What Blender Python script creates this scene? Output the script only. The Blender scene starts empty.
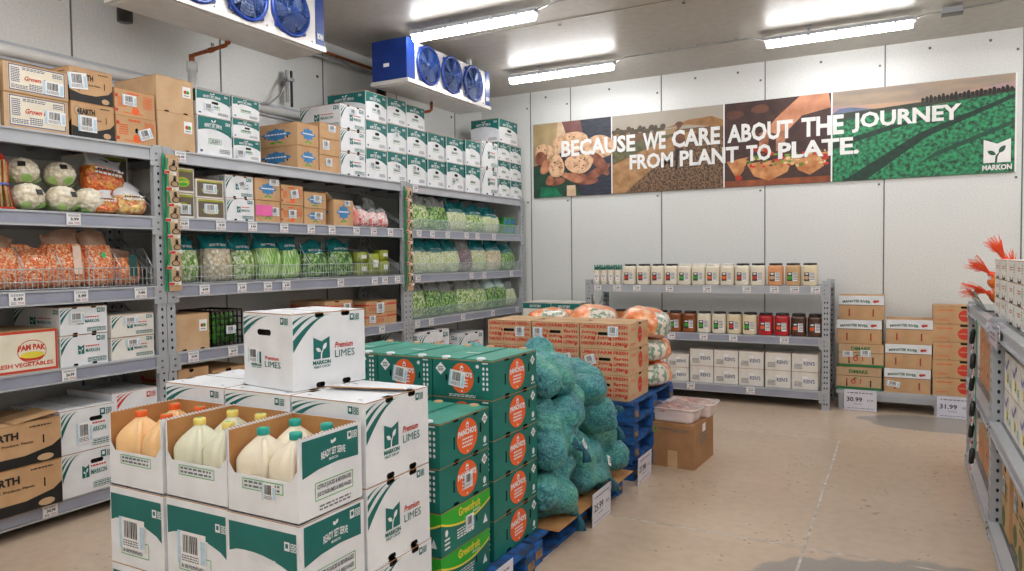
import bpy, math, random
import numpy as np
from mathutils import Vector, Matrix, noise
PI = math.pi
SC = bpy.context.scene
COL = SC.collection
random.seed(7)

# ------------------------------------------------------------------ camera
cam = bpy.data.cameras.new('camera'); camo = bpy.data.objects.new('camera', cam); COL.objects.link(camo)
f_, yaw, pit, rol = 721.1676, -0.494563579, 0.0383428740, -0.0113246775
r = Vector((math.cos(yaw), -math.sin(yaw), 0)); fw = Vector((math.sin(yaw), math.cos(yaw), 0)); up = Vector((0, 0, 1))
fw2 = fw*math.cos(pit) - up*math.sin(pit); up2 = up*math.cos(pit) + fw*math.sin(pit)
r3 = r*math.cos(rol) + up2*math.sin(rol); up3 = up2*math.cos(rol) - r*math.sin(rol)
m = Matrix((r3, up3, -fw2)).transposed().to_4x4(); m.translation = (0, 0, 1.6)
camo.matrix_world = m
cam.sensor_width = 36; cam.lens = 36*f_/1024; cam.clip_start = .05
SC.camera = camo
SC.view_settings.view_transform = 'Standard'; SC.view_settings.look = 'None'
SC.view_settings.exposure = 1.13; SC.view_settings.gamma = 1; SC.view_settings.use_curve_mapping = False

# ------------------------------------------------------------------ materials
def lin(h):
    h = h.lstrip('#'); c = [int(h[i:i+2], 16)/255 for i in (0, 2, 4)]
    return tuple(x/12.92 if x <= .04045 else ((x+.055)/1.055)**2.4 for x in c) + (1,)
MATS = {}
def mat(name, c1, c2=None, rough=.6, metal=0, scale=8, bump=0, bscale=40, kind='noise', stretch=(1, 1, 1), alpha=1, coat=0, trans=0, emit=0, c3=None, sss=0, pos=(.35, .65), detail=3, veg=0, gap_shade='#6a6a50', vmix=.6):
    if name in MATS: return MATS[name]
    m = bpy.data.materials.new(name); m.use_nodes = True; nt = m.node_tree; N = nt.nodes; L = nt.links
    b = N['Principled BSDF']
    a = lin(c1); z = lin(c2) if c2 else tuple(x*.9 for x in a[:3]) + (1,)
    tc = N.new('ShaderNodeTexCoord'); mp = N.new('ShaderNodeMapping'); mp.inputs['Scale'].default_value = stretch
    L.new(tc.outputs['Object'], mp.inputs['Vector'])
    if kind == 'voronoi':
        t = N.new('ShaderNodeTexVoronoi'); t.inputs['Scale'].default_value = scale; t.inputs['Randomness'].default_value = 1
        L.new(mp.outputs[0], t.inputs['Vector']); sep = N.new('ShaderNodeSeparateColor'); L.new(t.outputs['Color'], sep.inputs[0]); fac = sep.outputs[0]
        bsrc = t.outputs['Distance']
    elif kind == 'edge':
        t = N.new('ShaderNodeTexVoronoi'); t.feature = 'DISTANCE_TO_EDGE'; t.inputs['Scale'].default_value = scale
        L.new(mp.outputs[0], t.inputs['Vector']); fac = t.outputs['Distance']; bsrc = fac
    else:
        t = N.new('ShaderNodeTexNoise'); t.inputs['Scale'].default_value = scale; t.inputs['Detail'].default_value = detail; t.inputs['Distortion'].default_value = 1.2 if veg else 0
        L.new(mp.outputs[0], t.inputs['Vector']); fac = t.outputs['Fac']; bsrc = fac
    cr = N.new('ShaderNodeValToRGB'); e = cr.color_ramp.elements
    e[0].position, e[1].position = pos; e[0].color = z; e[1].color = a
    if c3: k = e.new((pos[0]+pos[1])/2); k.color = lin(c3)
    L.new(fac, cr.inputs[0]); out = cr.outputs[0]
    if veg:
        v2 = N.new('ShaderNodeTexVoronoi'); v2.inputs['Scale'].default_value = veg; L.new(mp.outputs[0], v2.inputs['Vector'])
        r2 = N.new('ShaderNodeValToRGB'); e2 = r2.color_ramp.elements; e2[0].position = .25; e2[0].color = (1, 1, 1, 1); e2[1].position = .75; e2[1].color = lin(gap_shade); L.new(v2.outputs['Distance'], r2.inputs[0])  # darkens between the pieces: shade of the gaps put into the albedo
        mx = N.new('ShaderNodeMix'); mx.data_type = 'RGBA'; mx.blend_type = 'MULTIPLY'; mx.inputs[0].default_value = vmix; L.new(out, mx.inputs[6]); L.new(r2.outputs[0], mx.inputs[7]); out = mx.outputs[2]
        iv = N.new('ShaderNodeMath'); iv.operation = 'SUBTRACT'; iv.inputs[0].default_value = 1; L.new(v2.outputs['Distance'], iv.inputs[1]); bsrc = iv.outputs[0]
    L.new(out, b.inputs['Base Color'])
    b.inputs['Roughness'].default_value = rough; b.inputs['Metallic'].default_value = metal
    b.inputs['Alpha'].default_value = alpha; b.inputs['Coat Weight'].default_value = coat; b.inputs['Coat Roughness'].default_value = .15
    b.inputs['Transmission Weight'].default_value = trans
    if sss: b.inputs['Subsurface Weight'].default_value = sss; b.inputs['Subsurface Radius'].default_value = (.03, .02, .01)
    if emit: b.inputs['Emission Color'].default_value = a; b.inputs['Emission Strength'].default_value = emit
    if bump:
        bn = N.new('ShaderNodeBump'); bn.inputs['Strength'].default_value = bump; bn.inputs['Distance'].default_value = .01
        if kind == 'noise' and not veg:
            t2 = N.new('ShaderNodeTexNoise'); t2.inputs['Scale'].default_value = bscale; t2.inputs['Detail'].default_value = 2
            L.new(mp.outputs[0], t2.inputs['Vector']); bsrc = t2.outputs['Fac']
        L.new(bsrc, bn.inputs['Height']); L.new(bn.outputs[0], b.inputs['Normal'])
    MATS[name] = m
    return m
kraft = mat('kraft_card', '#cdab85', '#c39e77', .75, bump=.05)
kraft2 = mat('kraft_orange_card', '#cba277', '#c0966b', .75)
kraftd = mat('kraft_brown_card', '#ac8057', '#a0744c', .75)
card_in = mat('inner_card', '#bd8a55', '#ad7a48', .8)
white = mat('white_card', '#ebecee', '#e0e1e4', .6, bump=.03)
whitew = mat('warm_white_card', '#e9e4dc', '#ddd7ce', .6)
teal = mat('teal_ink', '#0e6e68', '#0b6660', .55)
tealb = mat('teal_card', '#0a7064', '#08665a', .55, bump=.04)
tealdk = mat('teal_dark_ink', '#155652', '#124c49', .5)
green = mat('bright_green_ink', '#2fae2c', '#28a326', .5)
yellow = mat('yellow_ink', '#ead94a', '#dccb3a', .5)
yolive = mat('olive_yellow_ink', '#b7b52a', '#8f9a20', .5)
orange = mat('orange_ink', '#ee6426', '#e85c20', .55)
red = mat('red_ink', '#d23a26', '#c4321f', .6)
pink = mat('pink_label', '#f06fb0', '#e866a8', .5)
black = mat('black_ink', '#1c1b1a', '#141312', .55)
grey = mat('grey_ink', '#6f7375', '#64686a', .6)
navy = mat('navy_ink', '#2c4c86', '#25437a', .6)
blueink = mat('blue_ink', '#3f86bd', '#3479b0', .6)
paper = mat('white_paper', '#f4f3f3', '#eceaea', .5)
cream = mat('cream_card', '#ece3cf', '#e2d8c2', .6)
taupe = mat('taupe_ink', '#6e6252', '#655948', .6)
dark = mat('dark_gap', '#2b241d', '#221c16', .8)
steel = mat('grey_painted_steel', '#b4b7bb', '#a9acb1', .4, .15, scale=3)
steelw = mat('light_painted_steel', '#bcbfc4', '#b2b5bb', .4, .1, scale=3)
strip = mat('lavender_grey_strip', '#9fa2b2', '#9699aa', .35, scale=5)
galv = mat('galvanised_deck', '#8f9398', '#7c8086', .4, .6, scale=10)
blackp = mat('black_plastic', '#17171a', '#101012', .4, coat=.3)
bluem = mat('blue_enamel', '#0a3486', '#082d78', .4, coat=.15)
copper = mat('copper', '#b5683f', '#8f4a2a', .3, .8, scale=20)
woodblue = mat('worn_blue_wood', '#1a5fa8', '#2b3f52', .75, scale=14, stretch=(1, 1, 2), c3='#134a8a', bump=.4, pos=(.36, .6), detail=7)
woodraw = mat('raw_wood', '#b08a5e', '#6e5236', .8, scale=12)
clear = mat('clear_film', '#e6ebe8', '#d2d8d6', .2, alpha=.38, coat=.6, bump=.6, bscale=25)
clearp = mat('clear_acrylic', '#cfe0dc', '#c4d6d2', .08, alpha=.16, coat=.5)
sleeve = mat('clear_sleeve', '#c3c6ec', '#b5b9e0', .1, alpha=.3, coat=.5)
M = dict(kraft=kraft, kraft2=kraft2, kraftd=kraftd, white=white)

# ------------------------------------------------------------------ mesh builder
class F:
    def __init__(s, o, u, v):
        s.o, s.u, s.v = Vector(o), Vector(u), Vector(v); s.n = s.u.cross(s.v)
    def p(s, a, b, c=0): return s.o + s.u*a + s.v*b + s.n*c
    def sub(s, a, b): return F(s.p(a, b), s.u, s.v)
TXT = {}
def glyphs(body, bold=.02):
    k = (body, bold)
    if k in TXT: return TXT[k]
    c = bpy.data.curves.new('t', 'FONT'); c.body = body; c.offset = bold; c.resolution_u = 2; c.fill_mode = 'FRONT'
    o = bpy.data.objects.new('t', c); COL.objects.link(o)
    dg = bpy.context.evaluated_depsgraph_get(); me = bpy.data.meshes.new_from_object(o.evaluated_get(dg))
    vs = [(v.co.x, v.co.y) for v in me.vertices]; fs = [tuple(p.vertices) for p in me.polygons]
    bpy.data.objects.remove(o); bpy.data.curves.remove(c); bpy.data.meshes.remove(me)
    x0 = min(v[0] for v in vs); x1 = max(v[0] for v in vs); y0 = min(v[1] for v in vs); y1 = max(v[1] for v in vs)
    vs = [((x-x0)/(x1-x0), (y-y0)/(y1-y0)) for x, y in vs]
    TXT[k] = (vs, fs, (x1-x0)/(y1-y0)); return TXT[k]
class MB:
    def __init__(s): s.v = []; s.f = []; s.mi = []; s.m = []; s.sm = []
    def mid(s, m):
        if m not in s.m: s.m.append(m)
        return s.m.index(m)
    def poly(s, pts, m, smooth=False):
        b = len(s.v); s.v += [tuple(p) for p in pts]; s.f.append(tuple(range(b, b+len(pts)))); s.mi.append(s.mid(m)); s.sm.append(smooth)
    def add(s, vs, fs, m, smooth=False):
        b = len(s.v); s.v += [tuple(p) for p in vs]; k = s.mid(m)
        for f in fs: s.f.append(tuple(b+i for i in f)); s.mi.append(k); s.sm.append(smooth)
    def box(s, x0, x1, y0, y1, z0, z1, m, skip=''):
        v = [(x, y, z) for x in (x0, x1) for y in (y0, y1) for z in (z0, z1)]
        q = {'-X': (0, 1, 3, 2), '+X': (4, 6, 7, 5), '-Y': (0, 4, 5, 1), '+Y': (2, 3, 7, 6), '-Z': (0, 2, 6, 4), '+Z': (1, 5, 7, 3)}
        s.add(v, [q[k] for k in q if k not in skip.split()], m)
    def cbox(s, c, d, m, R=None):
        vs = []
        for x in (-.5, .5):
            for y in (-.5, .5):
                for z in (-.5, .5):
                    p = Vector((x*d[0], y*d[1], z*d[2]))
                    if R: p = R @ p
                    vs.append(Vector(c)+p)
        s.add(vs, [(0, 1, 3, 2), (4, 6, 7, 5), (0, 4, 5, 1), (2, 3, 7, 6), (0, 2, 6, 4), (1, 5, 7, 3)], m)
    def bar(s, a, b, w, m, h=None):
        a, b = Vector(a), Vector(b); d = b-a
        if d.length < 1e-6: return
        q = d.to_track_quat('Z', 'Y').to_matrix(); s.cbox((a+b)/2, (w, h or w, d.length), m, q)
    def tube(s, pts, r, m, n=8, cap=True):
        pts = [Vector(p) for p in pts]; rs = r if isinstance(r, (list, tuple)) else [r]*len(pts); vs = []; fs = []
        prev = None
        for i, p in enumerate(pts):
            d = (pts[min(i+1, len(pts)-1)]-pts[max(i-1, 0)]).normalized()
            a = prev if prev is not None else (Vector((0, 0, 1)) if abs(d.z) < .9 else Vector((1, 0, 0)))
            a = (a-d*a.dot(d)).normalized(); prev = a; b = d.cross(a)
            vs += [p+(a*math.cos(2*PI*k/n)+b*math.sin(2*PI*k/n))*rs[i] for k in range(n)]
        for i in range(len(pts)-1):
            for k in range(n): fs.append((i*n+k, i*n+(k+1) % n, (i+1)*n+(k+1) % n, (i+1)*n+k))
        if cap: fs += [tuple(range(n))[::-1], tuple((len(pts)-1)*n+k for k in range(n))]
        s.add(vs, fs, m, True)
    def lathe(s, prof, m, n=20, c=(0, 0, 0), sq=0, smooth=True, arc=None):
        # sq: superellipse exponent for rounded square sections
        vs = []; fs = []
        for (r, z) in prof:
            for k in range(n):
                t = 2*PI*k/n; cx, sx = math.cos(t), math.sin(t); q = 1
                if sq: q = (abs(cx)**sq+abs(sx)**sq)**(-1/sq)
                vs.append((c[0]+r*q*cx, c[1]+r*q*sx, c[2]+z))
        for i in range(len(prof)-1):
            for k in range(n): fs.append((i*n+k, i*n+(k+1) % n, (i+1)*n+(k+1) % n, (i+1)*n+k))
        fs += [tuple(range(n))[::-1], tuple((len(prof)-1)*n+k for k in range(n))]
        s.add(vs, fs, m, smooth)
    # --- printing on a face
    def dec(s, fr, pts, m, off=.0012): s.poly([fr.p(a, b, off) for a, b in pts], m)
    def rect(s, fr, u0, v0, u1, v1, m, off=.0012): s.dec(fr, [(u0, v0), (u1, v0), (u1, v1), (u0, v1)], m, off)
    def frame(s, fr, u0, v0, u1, v1, t, m, off=.0014):
        s.rect(fr, u0, v0, u1, v0+t, m, off); s.rect(fr, u0, v1-t, u1, v1, m, off); s.rect(fr, u0, v0+t, u0+t, v1-t, m, off); s.rect(fr, u1-t, v0+t, u1, v1-t, m, off)
    def ell(s, fr, u, v, a, b, m, off=.0012, n=24): s.dec(fr, [(u+a*math.cos(2*PI*k/n), v+b*math.sin(2*PI*k/n)) for k in range(n)], m, off)
    def text(s, fr, body, u, v, w, h, m, off=.002, bold=.02, shear=0, arch=0):
        vs, fs, _ = glyphs(body, bold)
        s.add([fr.p(u+x*w+shear*y*h, v+y*h+arch*(4*x*(1-x)-1)*1., off) for x, y in vs], fs, m)
    def lines(s, fr, u, v, w, h, n, m, off=.0016, seed=0):
        rr = random.Random(seed+n)
        for i in range(n):
            y = v+h-(i+.7)*h/n; x = u
            while x < u+w*.97:
                l = min(rr.uniform(.04, .14)*w+.004, u+w-x); s.rect(fr, x, y, x+l, y+h/n*.5, m, off); x += l+w*.035
    def gface(s, fr, W, H, holes, m, depth=.02, pm=None, rnd=True, mask=None):
        us = sorted({0, W} | {h[0] for h in holes} | {h[2] for h in holes}); vs_ = sorted({0, H} | {h[1] for h in holes} | {h[3] for h in holes})
        for i in range(len(us)-1):
            for j in range(len(vs_)-1):
                a, b, c, d = us[i], vs_[j], us[i+1], vs_[j+1]; mu, mv = (a+c)/2, (b+d)/2
                if any(h[0] < mu < h[2] and h[1] < mv < h[3] for h in holes): continue
                s.poly([fr.p(a, b), fr.p(c, b), fr.p(c, d), fr.p(a, d)], m)
        for (a, b, c, d) in holes:
            P = [(a, b), (c, b), (c, d), (a, d)]
            for k in range(4):
                p, q = P[k], P[(k+1) % 4]; s.poly([fr.p(*p), fr.p(*p, -depth), fr.p(*q, -depth), fr.p(*q)], pm or m)
            s.poly([fr.p(*p, -depth) for p in P], pm or m)
            if rnd:
                k = min(c-a, d-b)*.32
                for (x, y, sx, sy) in ((a, b, 1, 1), (c, b, -1, 1), (c, d, -1, -1), (a, d, 1, -1)):
                    t = [(x, y), (x+sx*k, y), (x, y+sy*k)]
                    if sx*sy < 0: t = t[::-1]
                    s.poly([fr.p(*q) for q in t], m)
    def build(s, name, parent=None, loc=None, rz=0):
        me = bpy.data.meshes.new(name); me.from_pydata(s.v, [], s.f); 
        for m_ in s.m: me.materials.append(m_)
        me.polygons.foreach_set('material_index', s.mi); me.polygons.foreach_set('use_smooth', s.sm); me.update()
        o = bpy.data.objects.new(name, me); COL.objects.link(o)
        if parent: o.parent = parent
        if loc is not None: o.location = loc
        if rz: o.rotation_euler.z = rz
        return o
def tag(o, label=None, cat=None, group=None, kind=None):
    if label: o['label'] = label
    if cat: o['category'] = cat
    if group: o['group'] = group
    if kind: o['kind'] = kind
    return o
def empty(name, loc, rz=0):
    o = bpy.data.objects.new(name, None); COL.objects.link(o); o.location = loc; o.rotation_euler.z = rz; o.empty_display_size = .1
    return o
def copy_tree(o, parent=None):
    c = o.copy(); COL.objects.link(c); c.parent = parent
    for ch in list(o.children): copy_tree(ch, c)
    return c
PROTO = {}
def inst(key, maker, loc, rz=0, label=None, cat=None, group=None):
    if key not in PROTO: PROTO[key] = o = maker()
    else: o = copy_tree(PROTO[key])
    o.location = loc; o.rotation_euler.z = rz
    return tag(o, label, cat, group)
def struct(o): return tag(o, kind='structure')

# ------------------------------------------------------------------ prints
def swoosh(mb, fr, u0, v0, W, H, m, off=.0014, n=3):
    # nested curved stripes fanning from the left edge up to the right
    for k in range(n):
        ya, yb = [(0, .33), (.46, .65), (.76, .86)][k]; xa = (1, .68, .38)[k]
        N = 9
        lo = [(xa*t/N, ya+(1-ya)*(1-(1-t/N)**1.8)) for t in range(N+1)]
        hi = [(xa*.97*t/N, yb+(1-yb)*(1-(1-t/N)**1.8)) for t in range(N+1)]
        for i in range(N):
            q = [lo[i], lo[i+1], hi[i+1], hi[i]]
            mb.dec(fr, [(u0+x*W, v0+y*H) for x, y in q], m, off)
def leaf(cx, cy, a, b, ang, n=7):
    P = []
    for k in range(n+1): t = -1+2*k/n; P.append((t*a, b*(1-t*t)))
    for k in range(1, n): t = 1-2*k/n; P.append((t*a, -b*(1-t*t)))
    c, s_ = math.cos(ang), math.sin(ang); return [(cx+x*c-y*s_, cy+x*s_+y*c) for x, y in P]
def plantlogo(mb, fr, u, v, w, h, bg, fg, txt=True, tm=None):
    mb.dec(fr, [(u, v), (u+w, v), (u+w, v+h), (u+w/2, v+h*.8), (u, v+h)], bg, .0016)
    for L in (leaf(.68, .56, .2, .1, .9), leaf(.3, .42, .18, .09, -.5)): mb.dec(fr, [(u+x*w, v+y*h) for x, y in L], fg, .0022)
    mb.dec(fr, [(u+.42*w, v), (u+.5*w, v), (u+.52*w, v+.25*h), (u+.6*w, v+.42*h), (u+.55*w, v+.42*h), (u+.44*w, v+.28*h)], fg, .0022)
    if txt:
        mb.text(fr, 'MARKON', u-w*.05, v-h*.26, w*1.1, h*.19, tm or bg, bold=.04); mb.text(fr, 'FIRST CROP', u, v-h*.42, w, h*.11, tm or bg)
def icons(mb, fr, u, v, s, m, m2):
    mb.rect(fr, u, v, u+s*.8, v+s, m, .0015); mb.rect(fr, u+s*.2, v+s*.3, u+s*.6, v+s*.8, m2, .002)
    for i in range(2):
        for j in range(2): mb.frame(fr, u+s*(.95+.45*i), v+s*.5*j, u+s*(1.35+.45*i), v+s*(.42+.5*j), s*.1, m)
def d_stripe(mb, fr, W, H, k):
    swoosh(mb, fr, .004, H*.35, W*.3, H*.6, teal); s = H*.16
    icons(mb, fr, W-.004-s*2.2, H*.76, s, teal, white)
    plantlogo(mb, fr, W*.36, H*.36, W*.13, H*.3, teal, white, False)
    mb.text(fr, 'MARKON', W*.52, H*.4, W*.3, H*.12, teal); mb.lines(fr, W*.52, H*.56, W*.3, H*.08, 1, red)
    mb.frame(fr, W*.56, H*.08, W*.96, H*.22, .003, teal); mb.lines(fr, W*.58, H*.1, W*.36, H*.1, 2, teal, seed=k)
def d_rts(mb, fr, W, H, k, word=''):
    b = H*.6; n = 8
    mb.dec(fr, [(.004, H-.006), (.004, b+.02*H)] + [(W*t/n, b+H*(.02+.09*math.sin(t/n*PI*.9)-.13*(t/n)**2)) for t in range(1, n)] + [(W-.004, b-.1*H), (W-.004, H-.006)], teal)
    mb.text(fr, 'READY SET SERVE', W*.2, H*.74, W*.5, H*.09, white, bold=.03, arch=H*.03)
    mb.dec(fr, [(W*.2, H*.71), (W*.45, H*.73), (W*.7, H*.71), (W*.45, H*.72)], white, .002)
    mb.text(fr, 'MARKON', W*.36, H*.65, W*.18, H*.04, white)
    for L in (leaf(.42, .88, .04, .02, 2.4), leaf(.5, .89, .05, .02, .8)): mb.dec(fr, [(x*W, y*H) for x, y in L], white, .002)
    icons(mb, fr, W*.82, H*.82, H*.08, white, teal)
    if word is not None:
        mb.frame(fr, W*.3, H*.3, W*.68, H*.44, .003, green)
        if word: mb.text(fr, word, W*.33, H*.33, W*.32, H*.08, grey)
        else: mb.lines(fr, W*.33, H*.32, W*.32, H*.12, 1, grey)
    mb.lines(fr, W*.62, H*.08, W*.3, H*.12, 3, grey, seed=k)
    mb.rect(fr, W*.06, H*.07, W*.13, H*.13, navy)
def d_grown(mb, fr, W, H, k):
    mb.rect(fr, W*.07, H*.08, W*.95, H*.94, cream); mb.frame(fr, W*.075, H*.085, W*.945, H*.935, .005, navy, .0018)
    mb.text(fr, 'Grown Pro', W*.3, H*.45, W*.42, H*.15, red, shear=.3, bold=.03)
    for i, (u, v, w, h, n) in enumerate(((.11, .35, .13, .5, 9), (.11, .14, .25, .14, 3), (.38, .14, .2, .22, 4), (.75, .7, .16, .16, 3), (.28, .78, .35, .1, 2))): mb.lines(fr, u*W, v*H, w*W, h*H, n, navy, .0018, seed=i)
def d_earth(mb, fr, W, H, k):
    mb.dec(fr, [(0, .002), (W, .002), (W, H*.5), (W*.9, H*.36), (W*.6, H*.24), (W*.25, H*.24), (0, H*.32)], black)
    mb.text(fr, '4EARTH', W*.12, H*.66, W*.42, H*.17, black, bold=.04); mb.text(fr, 'People. Produce. Planet.', W*.2, H*.5, W*.5, H*.07, black)
    mb.ell(fr, W*.14, H*.75, H*.11, H*.13, grey, .0014, 20); mb.ell(fr, W*.14, H*.75, H*.09, H*.11, kraft, .0018, 20); mb.text(fr, '4EARTH', W*.12, H*.66, W*.42, H*.17, black, .0024, bold=.04)
    mb.lines(fr, W*.66, H*.86, W*.24, H*.06, 1, black); mb.ell(fr, W*.82, H*.12, W*.09, H*.08, kraft, .002)
def d_orange(mb, fr, W, H, k):
    mb.ell(fr, W*.5, H*.22, H*.15, H*.15, orange); mb.lines(fr, W*.7, H*.35, W*.24, H*.5, 7, orange, seed=k); mb.lines(fr, W*.06, H*.3, W*.22, H*.4, 5, orange, seed=k+3)
    mb.lines(fr, W*.2, H*.08, W*.5, H*.08, 1, orange, seed=2); mb.lines(fr, W*.3, H*.78, W*.3, H*.14, 1, orange, seed=8)
    mb.rect(fr, 0, H*.12, W*.07, H*.24, red); mb.rect(fr, 0, H*.66, W*.07, H*.78, red)
def d_plain(mb, fr, W, H, k):
    mb.rect(fr, W*.7, H*.5, W*.93, H*.82, paper); mb.ell(fr, W*.78, H*.66, W*.045, H*.055, red, .002); mb.ell(fr, W*.85, H*.66, W*.045, H*.055, green, .0024)
    mb.lines(fr, W*.74, H*.53, W*.15, H*.05, 1, grey, .002)
def d_blue(mb, fr, W, H, k):
    P = []
    for i in range(16):
        rr = (1, .72)[i % 2]; t = 2*PI*i/16+PI/2; P.append((W*.5+.3*W*rr*math.cos(t), H*.52+.3*H*rr*math.sin(t)))
    mb.dec(fr, P, blueink); mb.ell(fr, W*.5, H*.52, W*.36, H*.11, blueink, .0016); mb.lines(fr, W*.24, H*.47, W*.52, H*.12, 1, white, .0024)
    for L in (leaf(.42, .17, .09, .035, .4), leaf(.58, .17, .09, .035, -.4)): mb.dec(fr, [(x*W, y*H) for x, y in L], green)
def d_fresh(mb, fr, W, H, k):
    mb.rect(fr, W*.05, H*.08, W*.96, H*.92, taupe); mb.rect(fr, W*.05, H*.84, W*.96, H*.93, yolive, .002); mb.ell(fr, W*.5, H*.42, W*.3, H*.2, yolive, .002); mb.ell(fr, W*.5, H*.4, W*.24, H*.14, green, .0024)
    mb.text(fr, 'Fresh Pride', W*.3, H*.38, W*.42, H*.11, yellow, .003)
def d_pam(mb, fr, W, H, k):
    mb.rect(fr, .004, .004, W-.004, H-.004, red); mb.rect(fr, W*.03, H*.07, W*.97, H*.93, cream, .0018)
    mb.text(fr, 'PAM PAK', W*.56, H*.53, W*.3, H*.14, red, .0026, bold=.05, arch=H*.03); mb.ell(fr, W*.71, H*.5, W*.16, H*.27, red, .0021); mb.ell(fr, W*.71, H*.5, W*.152, H*.25, cream, .0023)
    mb.ell(fr, W*.71, H*.36, W*.13, H*.09, red, .0025); mb.ell(fr, W*.71, H*.41, W*.13, H*.08, yellow, .0028); mb.text(fr, 'FRESH VEGETABLES', W*.3, H*.14, W*.64, H*.1, red, .0026, bold=.03)
def d_redb(mb, fr, W, H, k):
    mb.rect(fr, 0, H*.62, W, H*.76, red); mb.lines(fr, W*.1, H*.64, W*.6, H*.14, 1, kraft, .002); mb.lines(fr, W*.08, H*.15, W*.5, H*.35, 4, red, seed=k)
def d_lime(mb, fr, W, H, k):
    big = k == 0
    swoosh(mb, fr, .004, H*(.5 if big else .68), W*(.5 if big else .55), H*(.47 if big else .28), teal)
    icons(mb, fr, W*.78, H*.86, H*.09, teal, white)
    if big:
        plantlogo(mb, fr, W*.27, H*.38, W*.22, H*.29, teal, white); mb.text(fr, 'LIMES', W*.56, H*.37, W*.28, H*.1, teal, bold=0)
        mb.text(fr, 'Premium', W*.56, H*.5, W*.25, H*.08, red, shear=.2)
    else:
        plantlogo(mb, fr, W*.17, H*.32, W*.2, H*.16, teal, white); mb.text(fr, 'LIMES', W*.45, H*.28, W*.32, H*.08, teal, bold=0)
        mb.text(fr, 'Premium', W*.45, H*.38, W*.28, H*.05, red, shear=.2)
def pancho(mb, fr, u, v, a, b, w=.0):
    mb.ell(fr, u, v, a, b, orange, .0014, 32); mb.text(fr, "PANCHO'S", u-a*.88, v+b*.1, a*1.76, b*.36, white, .0022, bold=.05, arch=b*.06)
    mb.frame(fr, u-a*.14, v+b*.5, u+a*.14, v+b*.72, a*.05, white, .0022); mb.dec(fr, [(u-a*.14, v+b*.72), (u+a*.14, v+b*.72), (u, v+b*.86)], white, .0022)
    for i in range(3): mb.lines(fr, u-a*.5, v-b*(.22+.2*i), a, b*.2, 1, white, .0022, seed=i)
    mb.ell(fr, u, v-b*.84, a*.07, b*.06, white, .0022, 8)
def diamond(mb, fr, u, v, s):
    mb.dec(fr, [(u-s, v), (u, v-s), (u+s, v), (u, v+s)], paper, .0016); mb.lines(fr, u-s*.5, v-s*.4, s, s*.8, 3, black, .0024)
def d_panX(mb, fr, W, H, k):
    pancho(mb, fr, W*.53, H*.5, H*.46, H*.42); diamond(mb, fr, W*.9, H*.76, H*.14); mb.ell(fr, W*.9, H*.24, H*.07, H*.09, white, .0015, 12); mb.lines(fr, W*.86, H*.07, W*.09, H*.06, 1, white)
def d_panY(mb, fr, W, H, k):
    diamond(mb, fr, W*.14, H*.74, H*.17); pancho(mb, fr, W*.5, H*.52, H*.36, H*.4); mb.ell(fr, W*.76, H*.85, H*.05, H*.05, white)
    for i in range(5):
        for j in range(2): mb.ell(fr, W*(.86+.06*j), H*(.28+.13*i), W*.018, H*.045, white, .0015, 8)
    mb.lines(fr, W*.84, H*.9, W*.1, H*.07, 1, white); mb.lines(fr, W*.28, H*.02, W*.45, H*.08, 2, white)
def d_gf(mb, fr, W, H, k):
    n = 12; P = [(W*t/n, H*(.56+.22*(2*t/n-1)**2)) for t in range(n+1)]
    mb.dec(fr, [(0, H-.004)] + P + [(W, H-.004)], green)
    mb.dec(fr, P + [(a, b-H*.05) for a, b in P[::-1]], yellow, .0014); mb.text(fr, 'Greenfruit', W*.33, H*.72, W*.45, H*.2, yellow, .002, bold=.03)
    mb.text(fr, 'AVOCADOS', W*.62, H*.63, W*.16, H*.06, white, .002); mb.lines(fr, W*.3, H*.2, W*.35, H*.25, 4, white); mb.lines(fr, W*.06, H*.1, W*.1, H*.3, 3, white, seed=5)
    mb.dec(fr, [(W*.84, H*.2), (W*.94, H*.2), (W*.89, H*.42)], white); mb.ell(fr, W*.1, H*.5, H*.06, H*.08, white)
def d_lip(mb, fr, W, H, k):
    rows = (('LIPMAN', 'FARM', 'FRESH'), ('Juicy', 'LIPMAN', 'farm'), ('FARM', 'Juicy', 'LIPMAN'), ('FARM FRESH', 'FARM', 'LIPMAN'))
    for i, ws in enumerate(rows):
        y = H*(.8-.22*i)
        for j, t in enumerate(ws):
            if i in (1,) and j == 1: continue
            mb.text(fr, t, W*(.03+.325*j), y, W*.29, H*.14, red, bold=.03)
    for (x, y) in ((.33, .6), (.63, .38), (.93, .13), (.29, .38)): mb.ell(fr, W*x, H*y, H*.05, H*.06, red, .0016, 10)
def d_lipX(mb, fr, W, H, k):
    mb.ell(fr, W*.55, H*.5, W*.11, H*.33, red); mb.text(fr, 'LIPMAN', W*.47, H*.46, W*.16, H*.07, kraft, .002); mb.lines(fr, W*.08, H*.7, W*.24, H*.12, 2, orange); mb.lines(fr, W*.76, H*.3, W*.18, H*.3, 3, orange); mb.lines(fr, W*.08, H*.12, W*.24, H*.1, 2, orange, seed=3)
def tomato_icon(mb, fr, u, v, s, off=.002):
    mb.ell(fr, u, v, s, s*.8, red, off, 12); mb.ell(fr, u+s*1.3, v+s*.2, s*.8, s*.65, red, off, 12); mb.dec(fr, leaf(u+s*.2, v+s*.7, s*.5, s*.16, .3), green, off+.0006)
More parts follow.
